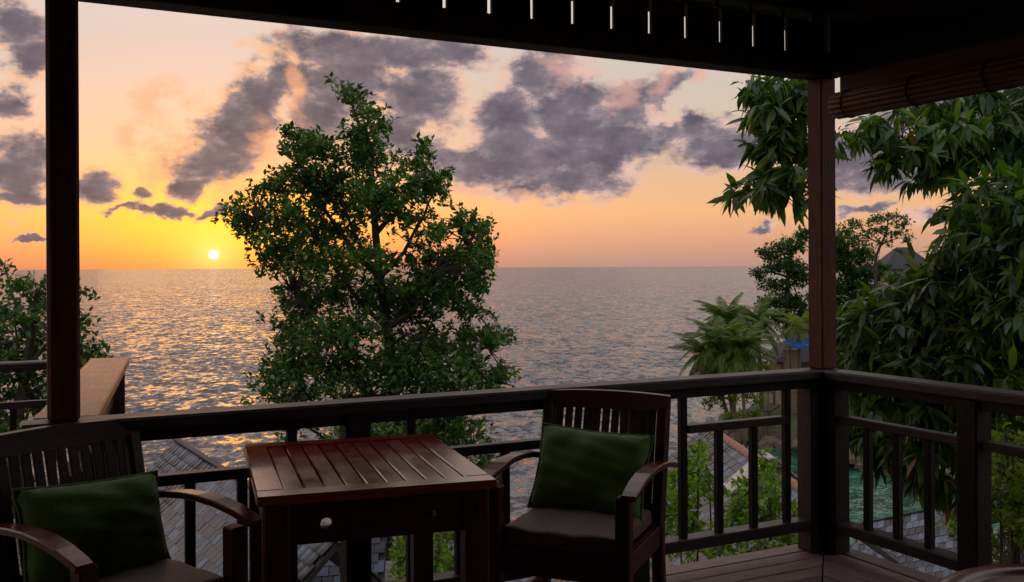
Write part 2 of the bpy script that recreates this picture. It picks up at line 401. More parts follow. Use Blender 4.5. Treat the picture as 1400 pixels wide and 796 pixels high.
def make_land():
    xs = list(np.arange(-45, 45, 1.0)) + list(np.arange(45, 130, 3.0)); ys = list(np.arange(-12, 70, .9)) + list(np.arange(70, 200, 3.0))
    V = [CW(x, y, ground(x, y)) for y in ys for x in xs]; w = len(xs)
    Fs = [(j*w+i, j*w+i+1, (j+1)*w+i+1, (j+1)*w+i) for j in range(len(ys)-1) for i in range(w-1)]
    tag(link('hillside', mesh_from(V, Fs, 'hillside', land_mat(), True)), kind='structure')
make_land()
def cove_mat():
    m, T, b = mat_new('cove_water'); pos = T.new('ShaderNodeNewGeometry').outputs['Position']
    n = T.noise(pos, .35, 4, .6)
    T.put(b.inputs['Base Color'], T.mix(T.range(n, .35, .65), (.012,.065,.040), (.030,.145,.090)))
    b.inputs['Roughness'].default_value = .06; b.inputs['IOR'].default_value = 1.333
    sl = T.vmath('SUBTRACT', T.noise(T.mapping(pos, scale=(.8,1.2,1)), 1.3, 3, .6, .6, color=True), (.5,.5,.5))
    T.l.new(T.vmath('NORMALIZE', T.vmath('ADD', T.vmath('MULTIPLY', sl, (1.1,1.1,0)), (0,0,1))), b.inputs['Normal']); return m
cv = [(14.2,56),(12.5,50),(9.0,44),(7.0,36),(8.0,27),(30,27),(34,36),(27,40),(23,44),(21,48),(18.5,53)]
tag(link('cove_water', mesh_from([CW(x, y, SEA+.006) for x, y in cv], [tuple(range(len(cv)))], 'cove', cove_mat())), kind='structure')

# ------------------------------------------------------------------ veranda: deck
RY, RX = 3.49, 3.42           # centre lines of the seaward and the side railing
DE = 3.60                     # outer edge of the deck seaward
DX = 3.53                     # outer edge of the deck on the side
deck = empty('deck', (0,0,0), kind='structure')
def plank(poly, parent, mat=M_deck, z0=-.03, z1=0.0, along='x'):
    """floor board from a plan outline; its mesh runs along local x so that the grain does too"""
    cx = sum(p[0] for p in poly)/len(poly); cy = sum(p[1] for p in poly)/len(poly)
    dz = random.uniform(-.0025, .0015)
    if along == 'x': loc = [(x-cx, y-cy) for x, y in poly]; rz = 0
    else: loc = [(y-cy, -(x-cx)) for x, y in poly]; rz = math.pi/2
    me = prism(loc, z0, z1, mat, 'plank')
    bm = bmesh.new(); bm.from_mesh(me)
    bmesh.ops.bevel(bm, geom=[e for e in bm.edges if all(abs(v.co.z-z1) < 1e-5 for v in e.verts)], offset=.004, segments=1, affect='EDGES')
    bm.to_mesh(me); bm.free()
    o = link('plank', me, None, parent, Matrix.Translation((cx, cy, dz)) @ Matrix.Rotation(rz, 4, 'Z')); return o
pw, gap = .098, .007
y = DE
while y > -1.6:
    y1 = y - pw
    if y > .6: plank([(-2.6,y1),(y1-DE+DX-.004,y1),(y-DE+DX-.004,y),(-2.6,y)], deck)
    else: plank([(-2.6,y1),(DX-.004 if y < .6 else 0,y1),(DX-.004,y),(-2.6,y)], deck)
    y -= pw + gap
x = DX
while x > .75:
    x1 = x - pw
    plank([(x1, .62), (x, .62), (x, x-DX+DE-.004), (x1, x1-DX+DE-.004)], deck, along='y')
    x -= pw + gap
wing = empty('walkway', (0,0,0), kind='structure')
y = 5.92
while y > DE + .1:
    plank([(-2.6,y-pw),(.30+.13*(y-3.6),y-pw),(.30+.13*(y-3.6),y),(-2.6,y)], wing); y -= pw + gap
fr = empty('deck_frame', (0,0,0), kind='structure')
board('fascia', (-2.6, DE-.03, -.14), (DX-.02, DE-.03, -.14), .04, .2, M_dark, fr)
board('fascia', (DX-.03, DE-.06, -.14), (DX-.03, -1.6, -.14), .04, .2, M_dark, fr)
for yy in np.arange(-1.3, 3.4, .55): board('joist', (-2.5, yy, -.12), (DX-.06, yy, -.12), .05, .16, M_dark, fr)
for yy in np.arange(3.9, 5.9, .6): board('joist', (-2.5, yy, -.12), (.25, yy, -.12), .05, .16, M_dark, fr)
for (px_, py_) in ((3.40,3.45),(.12,3.45),(-2.4,3.45),(3.40,.2),(.1,.2),(-2.4,.2),(.35,5.7),(-2.4,5.7)):
    board('pile', (px_, py_, -.2), (px_, py_, -5.2), .13, .13, M_dark, fr)

# ------------------------------------------------------------------ railings
CAPZ = .855
NW = .095
def newel(x, y, rail, z1=CAPZ-.045, w=NW, z0=0.0, m=M_dark): return board('newel_post', (x,y,z0), (x,y,z1), w, w, m, rail, up=(0,1,0), bev=.006)
def bal(x, y, z0, z1, rail): return board('baluster', (x,y,z0), (x,y,z1), .034, .034, M_dark, rail, up=(0,1,0), bev=.004)
BZ0, BZ1 = .105, .155         # bottom rail
MZ0, MZ1 = .612, .648         # mid rail
front = empty('railing', (RX, RY, 0), label='long dark timber railing facing the sea, behind the chairs and table', cat='railing')
front.location = (0,0,0)
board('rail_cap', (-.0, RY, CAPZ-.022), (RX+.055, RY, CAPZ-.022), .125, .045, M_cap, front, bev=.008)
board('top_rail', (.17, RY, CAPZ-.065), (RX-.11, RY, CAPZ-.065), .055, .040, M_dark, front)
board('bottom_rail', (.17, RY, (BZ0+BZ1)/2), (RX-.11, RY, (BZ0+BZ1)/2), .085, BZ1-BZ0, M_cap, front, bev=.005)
zt = CAPZ-.085
for a in (1.109, 2.345): newel(a, RY, front)
panels = [(.345, .872, 2), (1.327, 2.125, 3), (2.597, 3.191, 2)]
for (a, b_, k) in panels:
    bal(a, RY, BZ1, zt, front); bal(b_, RY, BZ1, zt, front)
    board('mid_rail', (a+.017, RY, (MZ0+MZ1)/2), (b_-.017, RY, (MZ0+MZ1)/2), .05, MZ1-MZ0, M_cap, front)
    for j in range(k):
        xx = a + (b_-a)*(j+1)/(k+1); bal(xx, RY, BZ1, MZ0, front)
board('newel_post', (RX-.085, RY+.005, 0), (RX-.085, RY+.005, CAPZ-.045), .06, .10, M_cap, front, up=(0,1,0), bev=.006)

side = empty('railing', (0,0,0), label='short dark timber railing on the right, in front of the big mango foliage', cat='railing')
board('rail_cap', (RX, RY-.066, CAPZ-.023), (RX, .2, CAPZ-.023), .125, .045, M_cap, side, bev=.008)
board('top_rail', (RX, RY-.12, CAPZ-.066), (RX, .2, CAPZ-.066), .055, .04, M_dark, side)
board('bottom_rail', (RX, RY-.12, (BZ0+BZ1)/2), (RX, .2, (BZ0+BZ1)/2), .085, BZ1-BZ0, M_cap, side, bev=.005)
board('newel_post', (RX+.005, RY-.087, 0), (RX+.005, RY-.087, CAPZ-.046), .10, .06, M_dark, side, up=(0,1,0), bev=.006)
ns = [2.665, 1.78, .9]
for a in ns: newel(RX, a, side)
prev = RY-.11
for a in ns:
    board('mid_rail', (RX, prev-.01, (MZ0+MZ1)/2), (RX, a+.05, (MZ0+MZ1)/2), .05, MZ1-MZ0, M_cap, side)
    for j in range(3): bal(RX, prev + (a+.05-prev)*(j+1)/4, BZ1, MZ0, side)
    prev = a-.05

# railing of the walkway that runs out to the left
wr = empty('railing', (0,0,0), label='walkway railing with a broad tan plank cap, behind the left post', cat='railing')
A0, A1 = Vector((.135, RY+.07, 0)), Vector((.445, 5.80, 0))
dW = (A1-A0).normalized(); nW = Vector((dW.y, -dW.x, 0))
cap = board('rail_cap', A0+Vector((0,0,CAPZ-.02)), A1+dW*.02+Vector((0,0,CAPZ-.02)), .20, .042, M_teak, wr, bev=.006)
cap['label'] = 'broad tan plank cap'
for t in (.25, .5, .75): 
    q = A0.lerp(A1, t); board('baluster', q, q+Vector((0,0,CAPZ-.045)), .034, .034, M_dark, wr, up=(0,1,0))
q = A1 - dW*.07 + nW*.03; board('newel_post', q, q+Vector((0,0,CAPZ-.045)), NW, NW, M_cap, wr, up=(0,1,0), bev=.006)
board('mid_rail', A0+dW*.05+Vector((0,0,.63)), A1-dW*.12+Vector((0,0,.63)), .05, .036, M_cap, wr)
board('bottom_rail', A0+dW*.05+Vector((0,0,.13)), A1-dW*.12+Vector((0,0,.13)), .08, .05, M_cap, wr)
fl = empty('railing', (0,0,0), label='dark railing at the far left edge, in front of a leafy tree', cat='railing')
board('rail_cap', (-2.6, 5.74, CAPZ-.02), (.30, 5.80, CAPZ-.02), .12, .045, M_cap, fl, bev=.008)
board('mid_rail', (-2.6, 5.745, .63), (.28, 5.80, .63), .05, .036, M_cap, fl)
board('bottom_rail', (-2.6, 5.745, .13), (.28, 5.80, .13), .085, .05, M_cap, fl)
for xx in np.arange(-2.5, .25, .19):
    yy = 5.745+.02*(xx+2.6)
    tall = round((xx+2.5)/.19) % 4 == 0
    bal(xx, yy, .156, .832 if tall else .611, fl)

# ------------------------------------------------------------------ posts, beams, roof
BB, BT = 2.235, 2.335
pl_ = board('veranda_post', (.128, RY, CAPZ+.0015), (.128, RY, BB-.001), .096, .096, M_post, None, up=(0,1,0), bev=.010)
tag(pl_, 'dark square post on the left, standing on the railing before the walkway', 'post', 'veranda posts')
pr_ = board('veranda_post', (RX, RY, CAPZ+.0015), (RX, RY, BB-.001), .094, .094, M_post, None, up=(0,1,0), bev=.006)
tag(pr_, 'reddish brown square corner post where the two railings meet', 'post', 'veranda posts')
board('newel_post', (RX, RY, 0), (RX, RY, CAPZ-.046), .105, .105, M_dark, front, up=(0,1,0), bev=.006)
fb = empty('roof_beam', (0,0,0), label='long dark beam above the sea view with slotted boards on top', cat='beam')
board('beam', (-2.6, RY, (BB+BT)/2), (RX+.06, RY, (BB+BT)/2), .12, BT-BB, M_beam, fb, bev=.006)
# frieze boards with narrow gaps where the sky shows
xx = RX - .045; wds = .172
while xx > -2.6:
    board('frieze_board', (xx-wds/2, RY+random.uniform(-.003,.003), BT+.001), (xx-wds/2, RY, BT+.168+random.uniform(-.004,.004)), wds, .022, M_beam, fb, up=(0,1,0), bev=.002)
    xx -= wds + .019
board('wall_plate', (-2.6, RY, 2.60), (RX+.06, RY, 2.60), .10, .12, M_beam, fb)
xx = RX - .055
while xx > -2.6:                                # short packers hold the plate above the boards
    board('packer', (xx, RY, BT+.17), (xx, RY, 2.54), .02, .02, M_dark, fb, up=(0,1,0), bev=0); xx -= wds + .019
board('corner_block', (RX+.03, RY, BT+.001), (RX+.03, RY, 2.538), .14, .11, M_dark, fb, up=(0,1,0))
sb = empty('roof_beam', (0,0,0), label='dark beam above the rolled bamboo blind on the right', cat='beam')
board('beam', (RX, RY-.062, (BB+BT)/2), (RX, -1.6, (BB+BT)/2), .12, BT-BB, M_dark, sb, bev=.006)
yy = RY - .075
while yy > -1.5:
    board('frieze_board', (RX+random.uniform(-.003,.003), yy-wds/2, BT+.001), (RX, yy-wds/2, 2.536), .022, wds+.0135, M_dark, sb, up=(0,1,0), bev=.002); yy -= wds + .016
board('wall_plate', (RX, RY-.06, 2.60), (RX, -1.6, 2.60), .10, .12, M_dark, sb)
ceil = empty('ceiling', (0,0,0), kind='structure')
y = 4.05
while y > -1.7:
    board('plank', (-2.7, y, 2.70+.02), (4.05, y, 2.70+.02), .148, .03, M_ceil, ceil, bev=.003); y -= .15
y = 3.0
while y > -1.6:
    board('rafter', (-2.6, y, 2.625), (RX-.06, y, 2.625), .06, .14, M_dark, ceil); y -= .62
tag(board('wall', (-2.7,-1.66,1.33), (4.0,-1.66,1.33), .08, 2.7, M_ceil), kind='structure')
tag(board('wall', (-2.66,-1.61,1.33), (-2.66,2.4,1.33), .08, 2.7, M_ceil), kind='structure')
# roof shell above
M_fascia = wood('fascia_timber', (.40,.28,.20), (.62,.47,.36), .6, .8, spec=.2)
roof = tag(link('porch_roof', mesh_from([(-3.2,4.15,2.76),(4.15,4.15,2.76),(4.15,-2.6,2.76),(-3.2,-2.6,2.76),(.4,1.0,4.6),(.9,1.0,4.6)], [(0,1,5,4),(1,2,5),(2,3,4,5),(3,0,4),(3,2,1,0)], 'roof', M_ceil)), kind='structure')

board('fascia_board', (-3.1, 4.12, 2.70), (4.1, 4.12, 2.70), .025, .11, M_fascia, roof)
# ------------------------------------------------------------------ rolled bamboo blind
bl = empty('bamboo_blind', (RX-.07, 1.6, 2.2), label='rolled-up bamboo blind hanging from the beam on the right', cat='blind')
y0, y1 = -1.85, 1.72           # local y extent
V, Fs = [], []
for k in range(26):
    a = 2*math.pi*k/13 + (.22 if k >= 13 else 0); r = .050 if k < 13 else .040
    c = Vector((r*math.cos(a), 0, -.125 + r*math.sin(a)))
    n = 9; pts = [c+Vector((random.uniform(-.0015,.0015), y0+(y1-y0)*i/(n-1), random.uniform(-.002,.002))) for i in range(n)]
    tube_geo(pts, [.0115]*n, 6, V, Fs)
link('roll', mesh_from(V, Fs, 'roll', M_bamboo, True), None, bl)['kind'] = 'stuff'
for k in range(8):
    zz = -.072 + k*.0122
    board('slat', (.02, y0, zz), (.02, y1, zz), .008, .0125, M_bamboo, bl, bev=.002)
for yy in np.arange(-1.6, 1.7, .36):
    V, Fs = [], []; n = 18
    tube_geo([(.063*math.cos(2*math.pi*i/n), yy, -.125+.063*math.sin(2*math.pi*i/n)) for i in range(n+1)], [.0035]*(n+1), 5, V, Fs)
    tube_geo([(.024, yy, -.07), (.024, yy, .033)], [.003,.003], 5, V, Fs)
    link('cord', mesh_from(V, Fs, 'cord', M_dark), None, bl)
board('head_rail', (.025, y0, .024), (.025, y1, .024), .03, .022, M_dark, bl)
# ------------------------------------------------------------------ furniture
def ring_plate(w, h, t, holes, mat):
    """upright board in the local xz plane (centre origin) with round holes"""
    cuts = sorted(holes, key=lambda q: q[0]); V, Fs = [], []; edges = [-w/2]
    for i in range(len(cuts)-1): edges.append((cuts[i][0]+cuts[i+1][0])/2)
    edges.append(w/2)
    for (cx, cz, r), x0, x1 in zip(cuts, edges[:-1], edges[1:]):
        ang = sorted([2*math.pi*k/24+.01 for k in range(24)] + [math.atan2(zz-cz, xx-cx) % (2*math.pi) for xx in (x0, x1) for zz in (-h/2, h/2)]); n = len(ang)
        b0 = len(V)
        for s in (-t/2, t/2):
            for k in range(n):
                a = ang[k]; V.append((cx+r*math.cos(a), s, cz+r*math.sin(a)))
            for k in range(n):
                a = ang[k]; c, q = math.cos(a), math.sin(a)
                u = min(((x1-cx)/c if c > 1e-6 else (x0-cx)/c if c < -1e-6 else 1e9), ((h/2-cz)/q if q > 1e-6 else (-h/2-cz)/q if q < -1e-6 else 1e9))
                V.append((cx+u*c, s, cz+u*q))
        for k in range(n):
            k2 = (k+1) % n; A, B = b0, b0+2*n
            Fs.append((A+k, A+k2, A+n+k2, A+n+k)); Fs.append((B+k2, B+k, B+n+k, B+n+k2))
            Fs.append((A+k2, A+k, B+k, B+k2)); Fs.append((A+n+k, A+n+k2, B+n+k2, B+n+k))
    return mesh_from(V, Fs, 'apron', mat)
def make_table():
    W, D, H = .655, .815, .75
    t = empty('slatted_table', (.936, 2.915, 0), -.157, label='square red-brown slatted timber table between the two armchairs', cat='table')
    tt, bw = .026, .075; z = H - tt/2
    board('frame_rail', (-W/2, -D/2+bw/2, z), (W/2, -D/2+bw/2, z), bw, tt, M_table, t, bev=.004)
    board('frame_rail', (-W/2, D/2-bw/2, z), (W/2, D/2-bw/2, z), bw, tt, M_table, t, bev=.004)
    for s in (-1, 1): board('frame_rail', (s*(W/2-bw/2), -D/2+bw+.001, z), (s*(W/2-bw/2), D/2-bw-.001, z), bw-.002, tt, M_table, t, bev=.004)
    n = 9; iw = (W-2*bw)/n
    for k in range(n):
        x = -W/2+bw+iw*(k+.5); board('slat', (x, -D/2+bw+.002, z-.001), (x, D/2-bw-.002, z-.001), iw-.005, tt-.004, M_table, t, bev=.003)
    lw = .07; ix, iy = W/2-.052, D/2-.06
    for sx in (-1, 1):
        for sy in (-1, 1): board('leg', (sx*ix, sy*iy, 0), (sx*ix, sy*iy, H-tt-.001), lw, lw, M_chair, t, up=(0,1,0), bev=.006)
    aw = 2*ix-lw-.002; ah = .115; za = H-tt-.002-ah/2
    for sy in (-1, 1):
        link('apron', ring_plate(aw, ah, .024, [(-aw*.30, -.008, .0165), (aw*.30, -.008, .0165)], M_chair), None, t, Matrix.Translation((0, sy*(iy+.01), za)))
    for sx in (-1, 1):
        board('apron', (sx*(ix+.01), -iy+lw/2+.001, za), (sx*(ix+.01), iy-lw/2-.001, za), .024, ah, M_chair, t)
make_table()

def strip(pts, w, t, mat, name, side=(1,0,0)):
    """a bent timber: rectangular section w (along side) by t swept along pts"""
    side = Vector(side); V, Fs = [], []; n = len(pts); pts = [Vector(p) for p in pts]; c = min(min(w) if isinstance(w, list) else w, t)*.18
    for i, p in enumerate(pts):
        d = (pts[min(i+1,n-1)]-pts[max(i-1,0)]).normalized(); N = side.cross(d).normalized(); S = side
        ww = (w[i] if isinstance(w, (list, tuple)) else w)/2; h = t/2
        for a, b_ in ((-ww+c,-h),(ww-c,-h),(ww,-h+c),(ww,h-c),(ww-c,h),(-ww+c,h),(-ww,h-c),(-ww,-h+c)): V.append(p+S*a+N*b_)
    for i in range(n-1):
        for k in range(8): a, b_ = i*8+k, i*8+(k+1) % 8; Fs.append((a, b_, b_+8, a+8))
    Fs.append(tuple(range(7,-1,-1))); Fs.append(tuple(range((n-1)*8, n*8)))
    return mesh_from(V, Fs, name, mat)
def make_chair(loc, fwd, label):
    # local: faces -y, origin on the floor under the seat centre
    rz = math.atan2(fwd[0], -fwd[1])
    c = empty('armchair', (*loc, 0), rz, label=label, cat='armchair', group='slatted timber armchairs')
    hw, yf, yb = .232, -.235, .215            # half width between legs, front and back of seat
    def lean(z): return yb + .0 + max(0, z-.38)*.24
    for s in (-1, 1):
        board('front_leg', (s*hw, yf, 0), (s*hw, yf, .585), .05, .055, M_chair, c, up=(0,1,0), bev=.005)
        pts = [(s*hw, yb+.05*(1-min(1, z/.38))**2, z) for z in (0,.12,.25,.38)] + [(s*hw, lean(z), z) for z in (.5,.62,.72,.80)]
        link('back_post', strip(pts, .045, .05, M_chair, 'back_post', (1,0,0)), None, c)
        # arched arm: rises behind its front tip, dips to the back post and runs a little past it
        ap = [(s*(hw+.012), yy_, zz_) for yy_, zz_ in ((-.300,.594),(-.27,.603),(-.20,.620),(-.12,.632),(-.03,.636),(.06,.632),(.15,.622),(.235,.607),(.31,.590))]
        ap = [(x+s*.022, y, z) for x, y, z in ap]
        link('arm', strip(ap, [.050,.055,.058,.060,.058,.054,.048,.044,.040], .021, M_arm, 'arm', (1,0,0)), None, c)
        board('side_rail', (s*hw, yf+.028, .345), (s*hw, yb-.026, .345), .028, .075, M_chair, c)
        board('stretcher', (s*hw, yf+.028, .14), (s*hw, yb+.0, .14), .024, .035, M_chair, c)
    board('front_rail', (-hw+.026, yf, .335), (hw-.026, yf, .335), .03, .095, M_chair, c)
    board('back_rail', (-hw+.024, yb, .345), (hw-.024, yb, .345), .03, .075, M_chair, c)
    board('stretcher', (-hw+.013, -.01, .14), (hw-.013, -.01, .14), .024, .035, M_chair, c)
    board('seat_panel', (-hw+.03, 0, .372), (hw-.03, 0, .372), yb-yf-.03, .018, M_chair, c)
    # curved top rail, arched in the middle, and lower back rail
    V, Fs = [], []; n = 14; hx = hw+.022
    for i in range(n+1):
        u = -1+2*i/n; x = u*hx; top = .850 + .008*(1-u*u); bot = .793 - .004*(1-u*u); bow = .018*(1-u*u)
        for (z, dy) in ((bot,-.02),(top,-.017),(top,.017),(bot,.02)): V.append((x, lean(z)+bow+dy, z))
    for i in range(n):
        for k in range(4): a, b_ = i*4+k, i*4+(k+1) % 4; Fs.append((a, a+4, b_+4, b_))
    Fs.append((0,1,2,3)); Fs.append((n*4+3, n*4+2, n*4+1, n*4))
    tr = mesh_from(V, Fs, 'top_rail', M_chair)
    bm = bmesh.new(); bm.from_mesh(tr); bmesh.ops.recalc_face_normals(bm, faces=bm.faces); bm.to_mesh(tr); bm.free()
    link('top_rail', tr, None, c)
    board('lower_back_rail', (-hw+.024, lean(.43)+.004, .43), (hw-.024, lean(.43)+.004, .43), .024, .05, M_chair, c)
    k = 11; span = 2*hw-.05
    for i in range(k):
        u = -1+2*(i+.5)/k; x = u*span/2; bow = .016*(1-u*u)
        pts = [(x, lean(z)+bow*((z-.43)/.36), z) for z in (.452,.54,.63,.71,.796)]
        link('slat', strip(pts, span/k-.0085, .012, M_slat, 'slat', (1,0,0)), None, c)
    return c
def cushion_mesh(w, d, h, mat, pinch=.12, seed=0, sag=0.0, n=22):
    r = random.Random(seed); ph = [r.uniform(0, 6.28) for _ in range(8)]
    V, Fs = [], []
    for s in (1, -1):
        for j in range(n+1):
            for i in range(n+1):
                u, v = -1+2*i/n, -1+2*j/n
                px_ = u*(1-pinch*(1-abs(u))*0 - pinch*(1-v*v)*abs(u)*.5); py_ = v*(1-pinch*(1-u*u)*abs(v)*.5)
                th = max(0.0, (1-u**4)*(1-v**4))**.55
                wr = .035*math.sin(7*u+ph[0]+3*v)*math.sin(5*v+ph[1]) + .03*math.sin(13*u*v+ph[2]) + .02*math.sin(17*v+ph[3]+4*u)
                edge = (abs(u)**6+abs(v)**6)
                V.append((px_*w/2, py_*d/2, s*h/2*th*(1+wr*1.9) - sag*(u*u) + .004*edge*math.sin(23*u+19*v+ph[4])))
    m = (n+1)**2
    for s in (0, 1):
        for j in range(n):
            for i in range(n):
                a = s*m+j*(n+1)+i; q = (a, a+1, a+n+2, a+n+1); Fs.append(q if s == 0 else q[::-1])
    me = mesh_from(V, Fs, 'cushion', mat, True)
    bm = bmesh.new(); bm.from_mesh(me); bmesh.ops.remove_doubles(bm, verts=bm.verts, dist=.0006); bm.to_mesh(me); bm.free()
    me.polygons.foreach_set('use_smooth', [True]*len(me.polygons)); return me
def pad_mesh(w, d, h, mat):
    bm = bmesh.new(); bmesh.ops.create_cube(bm, size=1); bmesh.ops.scale(bm, vec=(w,d,h), verts=bm.verts)
    bmesh.ops.bevel(bm, geom=bm.edges[:], offset=h*.36, segments=4, profile=.6, affect='EDGES')
    for f in list(bm.faces):
        pass
    bmesh.ops.subdivide_edges(bm, edges=[e for e in bm.edges if e.calc_length() > w*.4], cuts=9, use_grid_fill=True)
    for v in bm.verts:
        u, q = v.co.x/(w/2), v.co.y/(d/2)
        if v.co.z > 0: v.co.z += .016*(1-u*u)*(1-q*q) + .0035*math.sin(9*u+4*q)*math.sin(6*q+1)
        if q < -.5: v.co.y -= .022*(1-u*u)
    me = bpy.data.meshes.new('pad'); bm.to_mesh(me); bm.free(); me.materials.append(mat)
    me.polygons.foreach_set('use_smooth', [True]*len(me.polygons)); return me
def dress(ch, lab_pad, lab_pil, pil):
    M = Matrix.Translation(ch.location) @ Matrix.Rotation(ch.rotation_euler.z, 4, 'Z')
    o = link('seat_cushion', pad_mesh(.43, .43, .06, M_pad)); o.matrix_world = M @ Matrix.Translation((0,-.012,.412)); tag(o, lab_pad, 'cushion', 'brown seat cushions')
    (x, y, z, tilt, roll, w, h, seed) = pil
    o = link('throw_pillow', cushion_mesh(w, h, .15, M_green, seed=seed))
    o.matrix_world = M @ Matrix.Translation((x, y, z)) @ Matrix.Rotation(math.radians(tilt), 4, 'X') @ Matrix.Rotation(math.radians(roll), 4, 'Z')
    tag(o, lab_pil, 'pillow', 'green throw pillows')
    V, Fs = [], []; n = 22; ring = []
    for k in range(4*n):
        e, i = divmod(k, n); f = -1+2*i/n
        u, v = ((f,-1),(1,f),(-f,1),(-1,-f))[e]
        ring.append((u*(1-.12*(1-v*v)*.5)*w/2*1.004, v*(1-.12*(1-u*u)*.5)*h/2*1.004, .002*math.sin(k*.9)))
    ring.append(ring[0]); tube_geo(ring, [.0048]*len(ring), 6, V, Fs)
    link('piping', mesh_from(V, Fs, 'piping', M_green, True), None, o)
cl = make_chair((.255, 3.06), (.43,-.90), 'slatted timber armchair on the left, nearest the viewer, beside the post')
cr = make_chair((1.81, 3.045), (-.76,-.65), 'slatted timber armchair on the right of the table, against the railing')
dress(cl, 'brown seat cushion of the left armchair', 'green pillow, mostly in shadow, on the left armchair', (-.0,.125,.57,70,-3,.45,.29,3))
dress(cr, 'brown seat cushion of the right armchair', 'green pillow leaning on the back of the right armchair', (.0,.12,.58,68,-3,.44,.32,9))

# round table whose far rim shows in the lower right corner
def lathe(prof, n, mat, name, smooth=True):
    V, Fs = [], []; m = len(prof)
    for r, z in prof:
        for k in range(n): a = 2*math.pi*k/n; V.append((r*math.cos(a), r*math.sin(a), z))
    for i in range(m-1):
        for k in range(n): a, b_ = i*n+k, i*n+(k+1) % n; Fs.append((a, b_, b_+n, a+n))
    Fs.append(tuple(range(n-1,-1,-1))); Fs.append(tuple(range((m-1)*n, m*n)))
    return mesh_from(V, Fs, name, mat, smooth)
q = P(1395, 770, 2.45); zt_ = EYE-(770-362)/FPX*2.45
cen = q - FWD*.33
rt = empty('round_table', (cen.x, cen.y, 0), label='round red-brown table with a raised rim, cut off at the lower right corner', cat='table')
link('rim', lathe([(.27,zt_-.028),(.325,zt_-.028),(.333,zt_-.02),(.333,zt_-.006),(.325,zt_),(.285,zt_),(.278,zt_-.005),(.27,zt_-.012)], 64, M_arm, 'rim'), None, rt)
link('table_top', lathe([(.2,zt_-.026),(.276,zt_-.026),(.276,zt_-.011),(.0005,zt_-.009)], 48, M_pad, 'top'), None, rt)
for k in range(3):
    a = 2*math.pi*k/3+.4; board('leg', (.2*math.cos(a), .2*math.sin(a), 0), (.15*math.cos(a), .15*math.sin(a), zt_-.03), .045, .045, M_chair, rt, up=(0,1,0))
# ------------------------------------------------------------------ bungalow roofs below
def tile_mat(name, c0, c1, c2, obj):
    m, T, b = mat_new(name)
    r = T.new('ShaderNodeObjectInfo').outputs['Random'] if obj else T.new('ShaderNodeNewGeometry').outputs['Random Per Island']
    pos = T.new('ShaderNodeNewGeometry').outputs['Position']; n = T.noise(pos, 9, 5, .65)
    col = T.mix(T.range(n, .3, .7, 0, .35), T.ramp(r, [(0,c0),(.5,c1),(1,c2)]), (.06,.05,.045))
    T.put(b.inputs['Base Color'], col); T.put(b.inputs['Roughness'], T.range(r, 0, 1, .34, .62)); bump(T, b, n, .4, .02); return m
TILES = ((.032,.028,.030), (.075,.082,.100), (.22,.26,.33))
M_tileO = tile_mat('shingle_single', *TILES, True); M_tile = tile_mat('shingle_rest', *TILES, False)
def plain(name, c, rough=.7, n=.3):
    m, T, b = mat_new(name); pos = T.new('ShaderNodeTexCoord').outputs['Object']; q = T.noise(pos, 4, 5, .65)
    k = T.range(q, .3, .7, 1-n, 1+n); T.put(b.inputs['Base Color'], T.mix(1.0, (*c,1), T.combine(k,k,k), 'MULTIPLY')); b.inputs['Roughness'].default_value = rough
    bump(T, b, q, .2, .02); return m
M_wall = plain('plaster', (.42,.36,.29)); M_blue = plain('blue_siding', (.20,.30,.36), .55); M_under = plain('roof_board', (.05,.04,.035))
M_terra = plain('terracotta', (.34,.15,.09)); M_darkroof = plain('dark_roof', (.05,.045,.05)); M_stone = plain('stone', (.30,.22,.15), .9)
M_white = plain('white_trim', (.55,.48,.46)); M_tarp = plain('blue_canvas', (.02,.09,.42), .6); M_glass = plain('window_glass', (.03,.05,.05), .12, .1)
_tile_me = {}
def in_frame(p, m=20):
    d = p - Vector((0,0,EYE)); Y = d.dot(FWD)
    if Y < .5: return None
    u, v = 700 + d.dot(RIGHT)/Y*FPX, 365.5 - d.z/Y*FPX
    return (u, v, Y) if -m < u < 1400+m and -m < v < 796+m else None
